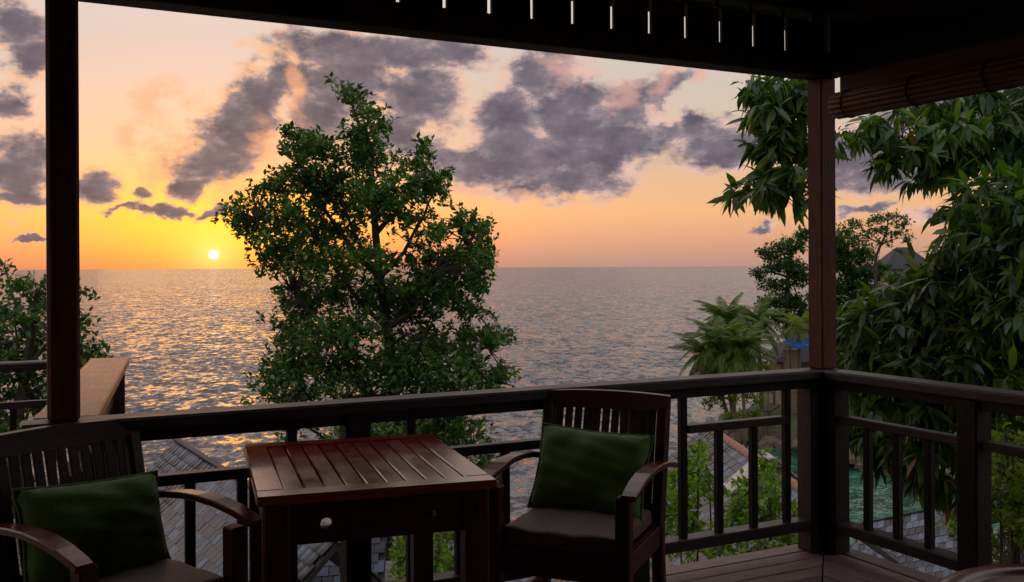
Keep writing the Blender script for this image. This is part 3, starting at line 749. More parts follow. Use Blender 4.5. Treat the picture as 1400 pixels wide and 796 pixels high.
def shingle_slope(roof_o, r0, r1, down, length, tw=.17, te=.165, rank=None, limit=300):
    """courses of shingles on the slope that falls from ridge r0-r1 along 'down' (unit vector)"""
    r0, r1, down = Vector(r0), Vector(r1), Vector(down); X = (r1-r0); L = X.length; X.normalize()
    down = (down - X*down.dot(X)).normalized()
    N = X.cross(down).normalized()
    if N.z < 0: N = -N
    Yd = N.cross(X)                              # in-plane, up or down
    if Yd.z > 0: X = -X; r0, r1 = r1, r0; Yd = N.cross(X)
    items = []
    rows = int(length/te); cols = int(L/tw)
    tl = te*1.25
    for j in range(rows):
        off = (j % 2)*.5 + random.uniform(-.06,.06)
        for i in range(-1, cols+1):
            u = (i+off)*tw + tw/2
            if u < tw*.3 or u > L-tw*.3: continue
            c = r0 + X*u + Yd*(te*(j+.5)+.5*(tl-te)) + N*(.022+random.uniform(-.002,.004))
            rot = Matrix.Rotation(random.uniform(-.03,.03), 3, N) @ Matrix.Rotation(.055+random.uniform(-.015,.02), 3, X)
            R = rot @ Matrix((X, Yd, N)).transposed()
            items.append((c, R, random.uniform(.90,.965)))
    vis = [(i, in_frame(it[0])) for i, it in enumerate(items)]
    vis = [(i, q) for i, q in vis if q]
    if rank: vis = [(i, q) for i, q in vis if rank(q)]
    random.shuffle(vis); vis.sort(key=lambda t: t[1][2])
    pick = set(i for i, _ in vis[:limit])
    key = round(tw,3)
    if key not in _tile_me:
        bm = bmesh.new(); bmesh.ops.create_cube(bm, size=1); bmesh.ops.scale(bm, vec=(tw, tl, .014), verts=bm.verts)
        bm.verts.ensure_lookup_table(); me = bpy.data.meshes.new('shingle'); bm.to_mesh(me); bm.free(); me.materials.append(M_tileO); _tile_me[key] = me
    cube = np.array([v.co[:] for v in _tile_me[key].vertices]); cf = [tuple(p.vertices) for p in _tile_me[key].polygons]
    Vs, Fq = [], []; k = 0
    for i, (c, R, s) in enumerate(items):
        if i in pick:
            M = R.to_4x4(); M.translation = c; link('shingle', _tile_me[key], None, roof_o, M @ Matrix.Diagonal((s,1,1,1)))
        else:
            Rn = np.array(R); Vs.append((cube*np.array([s,1,1])) @ Rn.T + np.array(c)); Fq += [tuple(a+8*k for a in f) for f in cf]; k += 1
    if k:
        o = link('shingles', tris_mesh(np.concatenate(Vs), np.array(Fq), 'shingles', M_tile), None, roof_o); o['kind'] = 'stuff'
    # boarding under the shingles
    a, b_ = r0 - N*.005, r1 - N*.005; c_, d_ = b_ + Yd*length, a + Yd*length
    V = [a, b_, c_, d_] + [v - N*.05 for v in (a, b_, c_, d_)]
    return V, Yd, N
BOX = [(0,1,2,3),(7,6,5,4),(0,4,5,1),(1,5,6,2),(2,6,7,3),(3,7,4,0)]
def gable_house(name, label, r0, r1, dl, pitch, len_l, len_r, limit_l=300, limit_r=0, rank=None, caps=None, walls=True, tw=.145):
    r0, r1 = Vector(r0), Vector(r1); base = (r0+r1)/2
    h = empty(name, (0,0,0), label=label, cat='house', group='bungalows below the veranda')
    dl = Vector(dl).normalized(); X = (r1-r0).normalized()
    rf = None
    for sgn, ln, lim in ((1, len_l, limit_l), (-1, len_r, limit_r)):
        if ln <= 0: continue
        dv = dl*sgn*math.cos(pitch) - Vector((0,0,math.sin(pitch)))
        o = link('roof', bpy.data.meshes.new('roof_boards'), None, h)
        V, Yd, N = shingle_slope(o, r0, r1, dv, ln, tw, tw*.97, rank if sgn > 0 else None, lim)
        o.data.from_pydata([tuple(v) for v in V], [], BOX); o.data.update(); o.data.materials.append(M_under); rf = rf or o
        if walls and sgn > 0:
            pass
    if caps:
        n = int((r1-r0).length/.2); capm = {}
        V, Fs = [], []; m = 8
        for e in (-.098, .11):
            for k in range(m+1):
                a = math.pi*k/m; r = .075 if e < 0 else .062; V.append((e, r*math.cos(a), r*math.sin(a)*.9))
        for k in range(m): Fs.append((k, k+1, m+2+k, m+1+k))
        Fs.append(tuple(range(m,-1,-1))); Fs.append(tuple(range(m+1, 2*m+2)))
        cm = mesh_from(V, Fs, 'ridge_tile', caps, True)
        Y = Vector((0,0,1)).cross(X).normalized()
        for i in range(n):
            M = Matrix((X, Y, X.cross(Y))).transposed().to_4x4(); M.translation = r0 + X*(.1+.2*i) + Vector((0,0,.0))
            link('ridge_tile', cm, None, rf, M)
    else:
        board('ridge_board', r0+Vector((0,0,.03)), r1+Vector((0,0,.03)), .09, .03, M_under, rf)
    # walls under the eaves
    w_l, w_r = len_l*math.cos(pitch)*.86, max(len_r, .6)*math.cos(pitch)*.86
    zt = base.z - max(len_l, len_r)*math.sin(pitch)*.86
    pl = [r0 + X*.25 + dl*w_l, r1 - X*.25 + dl*w_l, r1 - X*.25 - dl*w_r, r0 + X*.25 - dl*w_r]
    if len_l > 0 and walls:
        g = min(ground((p).dot(RIGHT), (p).dot(FWD)) for p in pl) - .3
        V = [(p.x,p.y,g) for p in pl] + [(p.x,p.y,zt-.03) for p in pl]
        link('wall', mesh_from(V, [(0,1,5,4),(1,2,6,5),(2,3,7,6),(3,0,4,7),(4,5,6,7)], 'wall', M_wall), None, h)
    return h
def dirc(x, y): return (RIGHT*x + FWD*y).normalized()
r0 = P(240, 603, 15); r1 = r0 + dirc(.527,-.85)*6.6
ga = gable_house('bungalow', 'grey shingled roof on the left below the railing, ridge running toward the viewer', r0, r1, dirc(-.85,-.527), math.radians(45), 3.9, 1.1,
                 rank=lambda q: q[0] < 360 and q[1] > 596)
ra, rb = P(392, 726, 13.2), P(529, 716, 13.2)
gb = gable_house('bungalow', 'grey shingled roof seen under the table, with a straight right edge', ra, rb, dirc(.128,-.99), math.radians(42), 2.2, 1.0, limit_l=160)
r0b = P(966, 584, 16.0); r1b = r0b + dirc(.046,-.999)*5.0
gc = gable_house('bungalow', 'grey shingled roof with terracotta ridge tiles behind the leafy shrubs', r0b, r1b, dirc(-.999,-.046), math.radians(37), 3.4, 1.2,
                 rank=lambda q: 885 < q[0] < 1110, caps=M_terra)
# small blue boarded dormer on that roof
pk = P(1056, 632, 12.2); dm = link('dormer', bpy.data.meshes.new('dormer'), None, gc)
hw_, hh = .42, 1.1
V = []; F2 = dirc(0,1); Rr = dirc(1,0)
for dep in (0, .5):
    for (x, z) in ((-hw_,-hh),(hw_,-hh),(hw_,-.34),(0,-.02),(-hw_,-.34)): V.append(tuple(pk + Rr*x + F2*dep + Vector((0,0,z))))
dm.data.from_pydata(V, [], [(0,1,2,3,4),(9,8,7,6,5),(0,5,6,1),(1,6,7,2),(2,7,8,3),(3,8,9,4),(4,9,5,0)]); dm.data.update(); dm.data.materials.append(M_under)
k = 0; z = -hh
while z < -.06:
    half = hw_ if z < -.34 else hw_*(-z-.02)/.32
    if half > .05:
        c = pk - F2*.012 + Vector((0,0,z+.042)); board('siding', c - Rr*(half-.005), c + Rr*(half-.005), .014, .083, M_blue, dm, up=(-F2*.13+Vector((0,0,1))), bev=.002)
    z += .088
for s in (-1, 1):
    a = pk + Vector((0,0,.03)) - F2*.06; e = pk + Rr*s*(hw_+.1) + Vector((0,0,-.42)) - F2*.06
    board('barge_board', a, e, .03, .07, M_darkroof, dm, up=(0,0,1))
    board('dormer_roof', a+F2*.26+Vector((0,0,.035)), e+F2*.26+Vector((0,0,.035)), .5, .03, M_white, dm, up=(0,0,1))
rc0, rc1 = P(1172, 719, 19.0), P(1345, 683, 17.0)
gd = gable_house('bungalow', 'low grey shingled roof beside the green cove, seen through the right railing', rc0, rc1, dirc(-.12,-.99), math.radians(30), 3.0, 1.2)

# ------------------------------------------------------------------ headland: cottage, far house, awning, lounger, rocks
def hbox(name, c, sx, sy, z0, z1, mat, parent, yaw=0.0):
    M = Matrix.Translation((c.x, c.y, (z0+z1)/2)) @ Matrix.Rotation(-YAW+yaw, 4, 'Z'); return link(name, box_mesh(sx, sy, z1-z0, .01, mat), None, parent, M)
def hip_roof(c, sx, sy, z0, hgt, mat, parent, yaw=0.0):
    a, b_ = sx/2, sy/2; r = max(.15, a-b_*.9)
    V = [(-a,-b_,0),(a,-b_,0),(a,b_,0),(-a,b_,0),(-r,0,hgt),(r,0,hgt),(-a,-b_,-.12),(a,-b_,-.12),(a,b_,-.12),(-a,b_,-.12)]
    Fs = [(0,1,5,4),(1,2,5),(2,3,4,5),(3,0,4),(0,6,7,1),(1,7,8,2),(2,8,9,3),(3,9,6,0),(9,8,7,6)]
    return link('roof', mesh_from(V, Fs, 'roof', mat), None, parent, Matrix.Translation((c.x, c.y, z0)) @ Matrix.Rotation(-YAW+yaw, 4, 'Z'))
c = P(1234, 360, 92); fh = empty('house', (c.x, c.y, 0), label='dark hip-roofed house among the far trees on the headland', cat='house')
fh.location = (0,0,0)
hip_roof(c, 5.0, 4.2, EYE-.3, 2.0, M_darkroof, fh); g = ground(c.dot(RIGHT), c.dot(FWD))
hbox('wall', c, 4.2, 3.4, g-.5, EYE-.42, M_wall, fh)
for k in (-1, 0, 1): hbox('window', c + RIGHT*k*1.2 - FWD*1.72, .8, .06, EYE-1.9, EYE-.8, M_glass, fh)
c = P(1092, 500, 66); g = ground(c.dot(RIGHT), c.dot(FWD)); cot = empty('cottage', (0,0,0), label='tan stone cottage behind the palms, partly hidden by the corner post', cat='cottage')
hbox('wall', c, 3.2, 3.0, g-.4, g+3.0, M_stone, cot); hip_roof(c, 4.2, 4.0, g+3.05, 1.7, M_darkroof, cot)
hbox('window', c - RIGHT*.9 - FWD*1.53, .6, .08, g+1.0, g+2.0, M_glass, cot); hbox('door', c - RIGHT*.0 - FWD*1.53, .7, .08, g, g+2.0, M_under, cot)
pil = empty('stone_gateway', (0,0,0), label='pale stone pillar and arch in front of the cottage', cat='gateway')
a = P(1083, 500, 62); g2 = ground(a.dot(RIGHT), a.dot(FWD))
hbox('pillar', a, .9, .7, g2-.3, EYE-(478-364)/FPX*62, M_stone, pil)
arc = []; ac = P(1070, 504, 62)
for i in range(12): t = math.pi*i/11; arc.append(ac + RIGHT*(-.55*math.cos(t)) + Vector((0,0,.85*math.sin(t)-.1)))
V, Fs = tube_geo([arc[0]+Vector((0,0,-2.2))] + arc + [arc[-1]+Vector((0,0,-2.2))], [.09]*14, 8); link('arch', mesh_from(V, Fs, 'arch', M_stone, True), None, pil)
aw = empty('awning', (0,0,0), label='bright blue canvas awning beside the corner post', cat='awning')
a = P(1094, 472, 60)
V = []
for j in range(2):
    for i in range(9): V.append(a + RIGHT*(-.62+1.5*i/8) + FWD*j*1.4 + Vector((0,0,(.30 if j else 0)+.04*math.sin(i*1.7)-.05*math.sin(math.pi*i/8))))
V += [v - Vector((0,0,.16)) for v in V[:9]]
link('canopy', mesh_from(V, [(i,i+1,i+10,i+9) for i in range(8)] + [(i+1,i,i+18,i+19) for i in range(8)], 'canopy', M_tarp), None, aw)
for i in (0, 8): board('pole', Vector((V[i].x, V[i].y, ground(V[i].dot(RIGHT), V[i].dot(FWD)))), V[i], .05, .05, M_under, aw, up=(0,1,0))
# sun lounger on the lawn
a = PZ(1045, 560, -7.6); d0 = a.dot(FWD); gz = ground(a.dot(RIGHT), a.dot(FWD))
lo = empty('sun_lounger', (a.x, a.y, gz), -YAW, label='dark sun lounger on the lawn beneath the palms', cat='sun lounger')
board('seat', (-.9,0,.33), (.35,0,.33), .65, .08, M_under, lo); board('backrest', (.35,0,.35), (.95,0,.72), .65, .08, M_under, lo)
for x in (-.75, .3):
    for y in (-.26, .26): board('leg', (x,y,0), (x,y,.3), .06, .06, M_under, lo, up=(0,1,0))
# boulders at the waterline
M_rock = bark('rock', (.07,.05,.035), (.24,.17,.11))
def rock_mesh(seed):
    bm = bmesh.new(); bmesh.ops.create_icosphere(bm, subdivisions=2, radius=1); r = random.Random(seed)
    from mathutils import noise
    for v in bm.verts:
        n = noise.noise(v.co*1.3+Vector((seed*3.1,0,0))); v.co *= 1+.45*n; v.co.z *= .62
    me = bpy.data.meshes.new('boulder'); bm.to_mesh(me); bm.free(); me.materials.append(M_rock); return me
rocks = [rock_mesh(i) for i in range(4)]
i = 0
for Y in np.arange(39, 67, .75):
    X = xb(Y) - .5*math.sin(Y*.9) - .25*math.sin(Y*2.3+1) + random.uniform(-.2,.5)
    p = CW(X, Y, SEA + random.uniform(.05,.5)); q = in_frame(p)
    if not q: continue
    o = link('boulder', rocks[i % 4]); s = random.uniform(.35,.75); o.location = p; o.scale = (s, s*random.uniform(.8,1.3), s*random.uniform(.8,1.2)); o.rotation_euler = (0,0,random.uniform(0,6.28)); i += 1
    tag(o, 'brown boulder in the row along the headland waterline', 'boulder', 'boulders along the waterline')
# ------------------------------------------------------------------ plants
from mathutils import noise as mnoise
LEAF_S = (np.array([(0,0,0),(.42,.27,.05),(.42,-.27,.05),(.5,0,0),(1,0,-.08)]), np.array([(0,3,1),(0,2,3),(3,4,1),(3,2,4)]))
LEAF_M = (np.array([(0,0,0),(.30,.115,.025),(.30,0,0),(.30,-.115,.025),(.66,.10,-.035),(.66,0,-.055),(.66,-.10,-.035),(1,0,-.17)]),
          np.array([(0,2,1),(0,3,2),(1,2,5),(1,5,4),(2,3,6),(2,6,5),(4,5,7),(5,6,7)]))
def unit(a): return a/np.maximum(np.linalg.norm(a, axis=-1, keepdims=True), 1e-9)
def frames(d, roll):
    """3x3 matrices with x along d, z roughly up, turned by roll about x"""
    d = unit(d); up = np.zeros_like(d); up[:,2] = 1; up[np.abs(d[:,2]) > .97] = (1,0,0)
    y = unit(np.cross(up, d)); z = np.cross(d, y); c, s = np.cos(roll)[:,None], np.sin(roll)[:,None]
    return np.stack([d, y*c+z*s, z*c-y*s], axis=2)
def leaves_geo(tpl, loc, R, size):
    v, f = tpl; n = len(loc)
    V = np.einsum('nij,kj->nki', R, v)*size[:,None,None] + loc[:,None,:]
    Fc = (f[None] + (np.arange(n)*len(v))[:,None,None]).reshape(-1, 3)
    return V.reshape(-1, 3), Fc
def clusters_in(blobs, depth_r, density, shell=.5):
    """twig ends inside ellipsoids (px, py, rx, ry, distance): rx, ry are sizes in the photo"""
    C, A = [], []
    for b in blobs:
        px, py, rx, ry, d = b[:5]; k = b[5] if len(b) > 5 else 1.0; fr = b[6] if len(b) > 6 else 1.0
        c = P(px, py, d); a, h = rx/FPX*d, ry/FPX*d; dr = depth_r*fr if depth_r else max(a, h)
        n = max(2, int(density*k*a*h*3.14))
        u = rng.normal(size=(n,3)); u = unit(u)*(rng.random((n,1))**shell)
        p = np.array(c) + u[:,:1]*a*np.array(RIGHT) + u[:,1:2]*dr*np.array(FWD) + u[:,2:3]*h*np.array((0,0,1.0))
        C.append(p); A.append(u[:,:1]*np.array(RIGHT) + u[:,1:2]*np.array(FWD) + u[:,2:3]*np.array((0,0,1.0)))
    return np.concatenate(C), np.concatenate(A)
def rosettes(C, A, per, size, t0, t1, upb=.6, droop=0.0, spread=.25, jit=.5):
    n = len(C); ax = unit(A*.7 + np.array((0,0,upb)) + rng.normal(size=(n,3))*jit)
    k = rng.integers(per[0], per[1]+1, n); idx = np.repeat(np.arange(n), k); m = len(idx)
    a = ax[idx]; r = rng.normal(size=(m,3)); pr = unit(r - a*(r*a).sum(1, keepdims=True))
    t = rng.uniform(t0, t1, m)[:,None]; d = a*np.cos(t) + pr*np.sin(t); d[:,2] -= droop*rng.random(m)
    d = unit(d); s = size*rng.uniform(.5, 1.25, m)
    loc = C[idx] + d*(s*.08)[:,None] - a*(rng.random(m)*spread*size*2.0)[:,None]
    return loc, frames(d, rng.normal(0, .5, m)), s
def foliage(name, parent, C, A, tpl, mat, per, size, t0, t1, upb=.6, droop=0.0, spread=.5, jit=.5):
    loc, R, s = rosettes(C, A, per, size, t0, t1, upb, droop, spread, jit)
    V, Fc = leaves_geo(tpl, loc, R, s)
    o = link(name, tris_mesh(V, Fc, name, mat), None, parent); o['kind'] = 'stuff'; return o
def limb(name, parent, pts, r0, r1, mat=M_bark, seg=8, wob=.0):
    pts = [Vector(p) for p in pts]; n = 10; out = []
    for i in range(n+1):                                     # Catmull-Rom through the given points
        t = i/n*(len(pts)-1); k = min(int(t), len(pts)-2); f = t-k
        p0, p1, p2, p3 = pts[max(k-1,0)], pts[k], pts[k+1], pts[min(k+2,len(pts)-1)]
        q = .5*((2*p1) + (p2-p0)*f + (2*p0-5*p1+4*p2-p3)*f*f + (3*p1-p0-3*p2+p3)*f**3)
        out.append(q + Vector((random.uniform(-wob,wob), random.uniform(-wob,wob), random.uniform(-wob,wob))*1))
    rad = [r0+(r1-r0)*(i/n) for i in range(n+1)]
    V, Fs = tube_geo(out, rad, seg); return link(name, mesh_from(V, Fs, name, mat, True), None, parent), out
def twigs(parent, C, anchors, frac, r, mat=M_bark, maxlen=9):
    """thin twigs from the nearest limb point to the leaf clusters, all one part"""
    an = np.array([tuple(a) for a in anchors]); V, Fs = [], []
    for i in np.nonzero(rng.random(len(C)) < frac)[0]:
        dd = np.linalg.norm(an-C[i], axis=1); j = int(dd.argmin())
        if dd[j] > maxlen: continue
        a, b_ = Vector(an[j]), Vector(C[i]); m = (a+b_)/2 + Vector((random.uniform(-.1,.1), random.uniform(-.1,.1), -.04))*dd[j]
        tube_geo([a, m, b_], [r, r*.7, r*.35], 4, V, Fs)
    if V:
        o = link('twigs', mesh_from(V, Fs, 'twigs', mat), None, parent); o['kind'] = 'stuff'

# --- the broad tree in the middle, rooted on the slope below
def centre_tree():
    D = 11.0
    t = empty('broadleaf_tree', (0,0,0), label='tall leafy tree in the middle, rising above the horizon behind the table', cat='tree')
    B = [(466,124,10,7),(480,126,14,9),(500,142,24,16),(522,163,20,16),(500,180,34,22),(410,186,22,14),(440,200,46,24),(500,215,52,30),(398,205,16,12),
         (585,200,15,14),(575,218,24,16),(598,252,20,18),(570,250,40,26),(612,232,10,9),(420,238,56,26),(455,262,66,32),(520,265,64,38),(375,248,30,18),
         (340,285,28,20),(325,292,16,18),(350,312,28,16),(392,290,50,34),(380,335,42,24),(345,258,16,10),(455,310,74,36),(430,350,60,32),(370,360,22,14),(598,315,20,14),
         (632,300,28,22),(656,318,22,24),(640,345,40,24),(590,350,46,24),(655,360,22,20),(600,385,66,28),(652,385,22,18),(560,300,40,26),(500,350,46,22),
         (470,395,88,32),(410,410,38,26),(560,405,80,34),(622,425,48,26),(660,425,16,12),(690,456,18,11),(665,458,34,18),(600,462,80,30),
         (400,450,36,26),(470,450,80,34),(392,490,40,26),(370,520,26,16),(352,535,12,8),(460,500,86,34),(560,500,84,34),(640,500,50,24),(682,508,22,18),
         (410,535,50,22),(500,545,80,26),(600,540,84,24),(670,525,30,12),(420,565,44,16),(395,580,18,10),(590,580,70,26),(640,600,44,30),(540,585,50,24),(655,640,38,36),(600,640,50,34),
         (560,625,50,30),(648,690,36,34),(590,700,46,34),(480,590,40,20)]
    B += [(458,119,6,4),(393,176,7,5),(312,300,7,9),(318,272,8,5),(590,188,7,6),(612,266,7,8),(672,345,8,12),(668,300,7,7),(702,452,7,6),(700,512,9,6),(348,505,8,6),(344,540,6,4),(372,395,7,7),(364,430,7,7),(690,540,10,5),(548,178,8,6),(560,235,9,7)]
    BL = []
    for (x, y, a, b) in B:
        off = -.7 if (y > 470 and x > 430) else 0
        BL.append((x, y, a*1.02, b*1.05, D + random.uniform(-.8,.6) + off*.5, 1.0))
    C, A = clusters_in(BL, .75, 360, .55)
    keep = np.array([mnoise.noise(Vector(c)*1.9) > -.30 for c in C]); C, A = C[keep], A[keep]
    foliage('crown', t, C, A, LEAF_S, M_leaf, (9,14), .076, .35, 1.75, .8, .2, .9)
    g = ground(CW(-1.2, D).dot(RIGHT), D)
    base = P(556, 760, D); base.z = g-.3
    tr, pts = limb('trunk', t, [base, P(552,700,D+.3), P(540,560,D+.3), P(530,450,D+.3), P(514,340,D+.25), P(508,240,D+.1), P(500,170,D)], .10, .018, wob=.01)
    anch = list(pts)
    for (tip, frm) in (((350,300),3),((400,210),6),((480,128),9),((595,205),7),((640,315),5),((690,458),4),((385,500),2),((650,510),2),((400,400),4),((460,250),6),((600,250),6),((600,370),5),((640,620),1),((470,560),2),((360,535),2),((580,460),4),((440,330),5)):
        a = pts[frm]; b = P(tip[0], tip[1], D + random.uniform(-.6,.5)); m = a.lerp(b, .5) + Vector((0,0,-.12))
        _, pp = limb('branch', t, [a, m, b], .035, .008, seg=6, wob=.012); anch += pp
    twigs(t, C, anch, .5, .007, maxlen=.55)
centre_tree()

# --- tree at the left edge
def left_tree():
    D = 10.2
    t = empty('broadleaf_tree', (0,0,0), label='leafy tree at the left edge, behind the post and the walkway railing', cat='tree')
    B = [(4,350,7,6),(2,362,12,9),(20,385,34,15),(60,380,36,12),(95,392,26,12),(50,410,60,22),(112,402,14,10),(20,430,44,26),(95,430,34,18),(118,438,14,10),(60,455,60,24),(110,470,30,20),(132,478,10,12),(125,490,14,10),(60,495,70,24),(10,500,40,30),(100,500,26,14),(40,540,60,30),(100,535,30,20),(20,590,50,34),(80,580,40,26),(-20,470,40,60),(-30,560,50,60),(10,650,44,40),(165,540,8,8),(130,560,20,14)]
    C, A = clusters_in([(x,y,a,b,D+random.uniform(-.5,.5)) for x,y,a,b in B], .5, 260, .5)
    keep = np.array([mnoise.noise(Vector(c)*2.1) > -.3 for c in C]); C, A = C[keep], A[keep]
    foliage('crown', t, C, A, LEAF_S, M_leaf, (9,14), .078, .35, 1.75, .8, .2, .9)
    base = P(20, 700, D); base.z = ground(base.dot(RIGHT), D)-.3
    tr, pts = limb('trunk', t, [base, P(20,650,D), P(30,540,D), P(45,450,D), P(50,400,D)], .09, .02)
    anch = list(pts)
    for tip, k in (((110,400),6),((120,480),5),((5,360),7),((20,430),5),((90,540),3),((-10,520),3)):
        _, pp = limb('branch', t, [pts[k], pts[k].lerp(P(*tip,D), .5)+Vector((0,0,-.06)), P(*tip,D)], .025, .006, seg=6, wob=.01); anch += pp
    twigs(t, C, anch, .5, .006, maxlen=.5)
left_tree()

# --- mango tree on the right, one bough hanging in front of the sky
def mango():
    t = empty('mango_tree', (0,0,0), label='large mango tree with long drooping leaves filling the right side', cat='tree')
    bough = [(1018,118,14,14,6.3),(1060,118,40,22,6.2),(1095,130,22,26,6.2),(1040,150,28,20,6.2),(1078,165,34,26,6.2),(1062,190,40,22,6.2),(1100,205,16,24,6.2),(1030,196,14,12,6.2),(1060,225,24,14,6.2),(1085,240,24,22,6.2),(1045,250,28,16,6.2),(1020,262,20,14,6.2),(1095,268,12,14,6.2),(1065,262,18,12,6.2)]
    top = [(1165,186,18,14,6.6,.7),(1200,170,40,22,6.6,.8),(1235,195,44,26,6.6,.8),(1275,180,50,30,6.6,.8),(1320,180,60,36,6.6,.7),(1280,220,44,22,6.6,.8),(1268,246,22,14,6.6,.7),(1330,220,50,24,6.6,.7),(1380,190,50,50,6.6,.7),(1300,140,90,30,6.8,.7),(1225,222,24,16,6.6,.7),(1420,160,60,80,6.6)]
    mass = [(1375,255,44,26,5.9),(1330,285,40,22,6.0),(1305,262,10,12,6.0),(1385,310,50,40,5.7),(1330,325,56,26,6.0),(1290,345,30,20,6.1),(1272,372,26,16,6.1),(1360,370,60,40,5.7),(1300,385,54,26,6.0),(1245,395,36,18,6.2),(1210,405,34,16,6.3),(1175,415,28,14,6.3),(1168,440,26,26,6.2),(1215,440,46,28,6.1),(1280,430,60,32,5.9),(1350,440,60,40,5.6),(1400,420,50,70,5.5),
            (1175,480,32,28,6.1),(1225,490,50,32,6.0),(1290,490,60,36,5.8),(1355,500,60,36,5.6),(1168,530,24,28,6.2),(1215,545,44,32,6.1),(1275,545,56,34,5.9),(1335,550,44,30,5.8),
            (1178,585,24,26,6.4),(1225,595,44,30,6.2),(1285,600,34,30,6.1),(1200,625,26,16,6.3),(1260,640,30,24,6.2),(1300,655,26,26,6.1),(1320,610,20,30,6.1),(1400,500,40,40,5.6),(1440,330,60,120,5.6),(1450,500,50,100,5.6)]
    C, A = clusters_in([b + ((1.15,) if len(b) < 6 else ()) for b in bough] , .34, 260, .5)
    C2, A2 = clusters_in(top, .5, 260, .5); C3, A3 = clusters_in([b + (1.0,) for b in mass], .55, 280, .6)
    C, A = np.concatenate([C, C2, C3]), np.concatenate([A, A2, A3])
    loc, R, s = rosettes(C, A, (9,14), .155, .5, 1.7, .05, 1.35, .25, .45)
    # the nearest, largest-showing leaves are single parts, the rest of the crown is one mass
    sc = []
    for i in range(len(loc)):
        q = in_frame(Vector(loc[i]), 0)
        face = abs(R[i][:,2] @ unit(loc[i]-np.array((0,0,EYE))))
        inv = q is not None and not (1105 < q[0] < 1148) and q[1] > 110
        sc.append((s[i]/q[2]*(.3+face)*(1 if q[2] < 5.75 or q[0] < 1110 else .72)) if inv else 0)
    order = np.argsort(-np.array(sc)); pick = np.zeros(len(loc), bool); pick[order[:300]] = True
    rest = np.nonzero(~pick)[0]; kind = rng.integers(0, 3, len(rest)); VV, FF, off = [], [], 0
    for k in range(3):                                     # straight, curled and broad leaves
        v = LEAF_M[0].copy(); v[:,2] += (0, -.22, .10)[k]*v[:,0]**2; v[:,1] *= (1.0, .85, 1.25)[k]; v[:,1] += (0, .05, -.07)[k]*v[:,0]**2
        i = rest[kind == k]; a_, f_ = leaves_geo((v, LEAF_M[1]), loc[i], R[i], s[i]); VV.append(a_); FF.append(f_+off); off += len(a_)
    crown = link('crown', tris_mesh(np.concatenate(VV), np.concatenate(FF), 'crown', M_mango), None, t); crown['kind'] = 'stuff'
    lm = mesh_from(LEAF_M[0], [tuple(f) for f in LEAF_M[1]], 'leaf', M_mangoO)
    for i in np.nonzero(pick)[0]:
        M = Matrix(R[i].tolist()).to_4x4(); M.translation = loc[i]
        link('leaf', lm, None, crown, M @ Matrix.Scale(float(s[i]), 4))
    D = 6.3
    base = P(1500, 700, D+.6); base.z = ground(base.dot(RIGHT), D)-.3
    tr, pts = limb('trunk', t, [base, P(1490,600,D+.5), P(1470,400,D+.4), P(1450,200,D+.4), P(1430,60,D+.5)], .17, .07)
    anch = list(pts)
    for tips, k in ((((1360,60),(1220,70),(1100,95),(1060,170),(1040,245)),8),(((1380,180),(1300,190),(1240,190)),7),(((1390,330),(1320,350),(1250,400),(1180,430)),5),(((1400,470),(1300,480),(1200,500)),4),(((1400,570),(1290,590),(1220,590)),3),(((1390,300),(1320,290)),6)):
        _, pp = limb('branch', t, [pts[k]] + [P(x,y,D+.25) for x,y in tips], .03, .006, seg=7, wob=.01); anch += pp
    twigs(t, C, anch, .6, .005, maxlen=.8)
mango()

def bush(name, label, blobs, dens, leaf, mat, group=None, per=(7,11), dr=None, tpl=LEAF_S, stems=4, cat='shrub', t1=1.6, droop=.1):
    t = empty(name, (0,0,0), label=label, cat=cat, group=group)
    C, A = clusters_in(blobs, dr, dens, .5)
    foliage('foliage', t, C, A, tpl, mat, per, leaf, .3, t1, .8, droop, .9)
    d = blobs[0][4]; cx = sum(b[0] for b in blobs)/len(blobs); anch = []
    for b in blobs[:stems]:
        tip = P(b[0], b[1]-b[3]*.6, b[4]); r = Vector(tip); r = r.lerp(P(cx, b[1], d), .45); r.z = ground(r.dot(RIGHT), r.dot(FWD)) - .1
        _, pp = limb('stem', t, [r, r.lerp(tip, .5)+Vector((random.uniform(-.1,.1),0,0)), tip], .022, .005, seg=6); anch += pp
    twigs(t, C, anch, .4, .005); return t
bush('shrub', 'bright green upright shrub in front of the roof with terracotta ridge tiles', [(940,640,24,26,8.2),(925,690,34,34,8.2),(905,720,24,30,8.1),(955,610,14,16,8.2),(970,660,22,24,8.3),(950,730,40,24,8.0),(985,735,34,20,8.0),(910,660,18,20,8.2)], 380, .074, M_bush, dr=.35, stems=7)
bush('shrub', 'bright green shrub close beside the blue dormer, left of the corner post', [(1045,640,18,22,8.4),(1020,672,26,26,8.4),(1052,670,20,24,8.4),(1008,705,34,26,8.3),(1055,715,36,22,8.2),(1085,730,26,18,8.2),(1072,690,20,20,8.4),(1040,620,12,12,8.4)], 380, .074, M_bush, dr=.35, stems=7)
bush('shrub', 'low green shrub on the ground under the front railing, right of the right armchair', [(930,755,36,14,7.6),(985,752,44,12,7.6),(1040,748,44,12,7.6),(900,775,30,16,7.5)], 220, .06, M_bush, dr=.4)
bush('shrub', 'bright green shrub seen under the table, between its right legs', [(560,765,30,28,9.0),(545,745,16,22,9.0),(600,750,30,30,9.2),(640,735,30,40,9.4),(665,770,36,28,9.2),(610,785,50,20,9.0)], 300, .072, M_bush, dr=.5)
bush('hedge_plant', 'yellow-green bushy plant behind the right railing at the frame edge', [(1385,640,30,30,4.9),(1375,600,20,24,4.9),(1368,690,22,34,4.9),(1390,690,30,50,4.9),(1395,710,26,40,5.9),(1370,745,24,24,6.0),(1400,600,22,22,6.0),(1385,770,34,20,5.9),(1420,670,34,80,6.0)], 900, .05, M_hedge, dr=.35, per=(6,10))
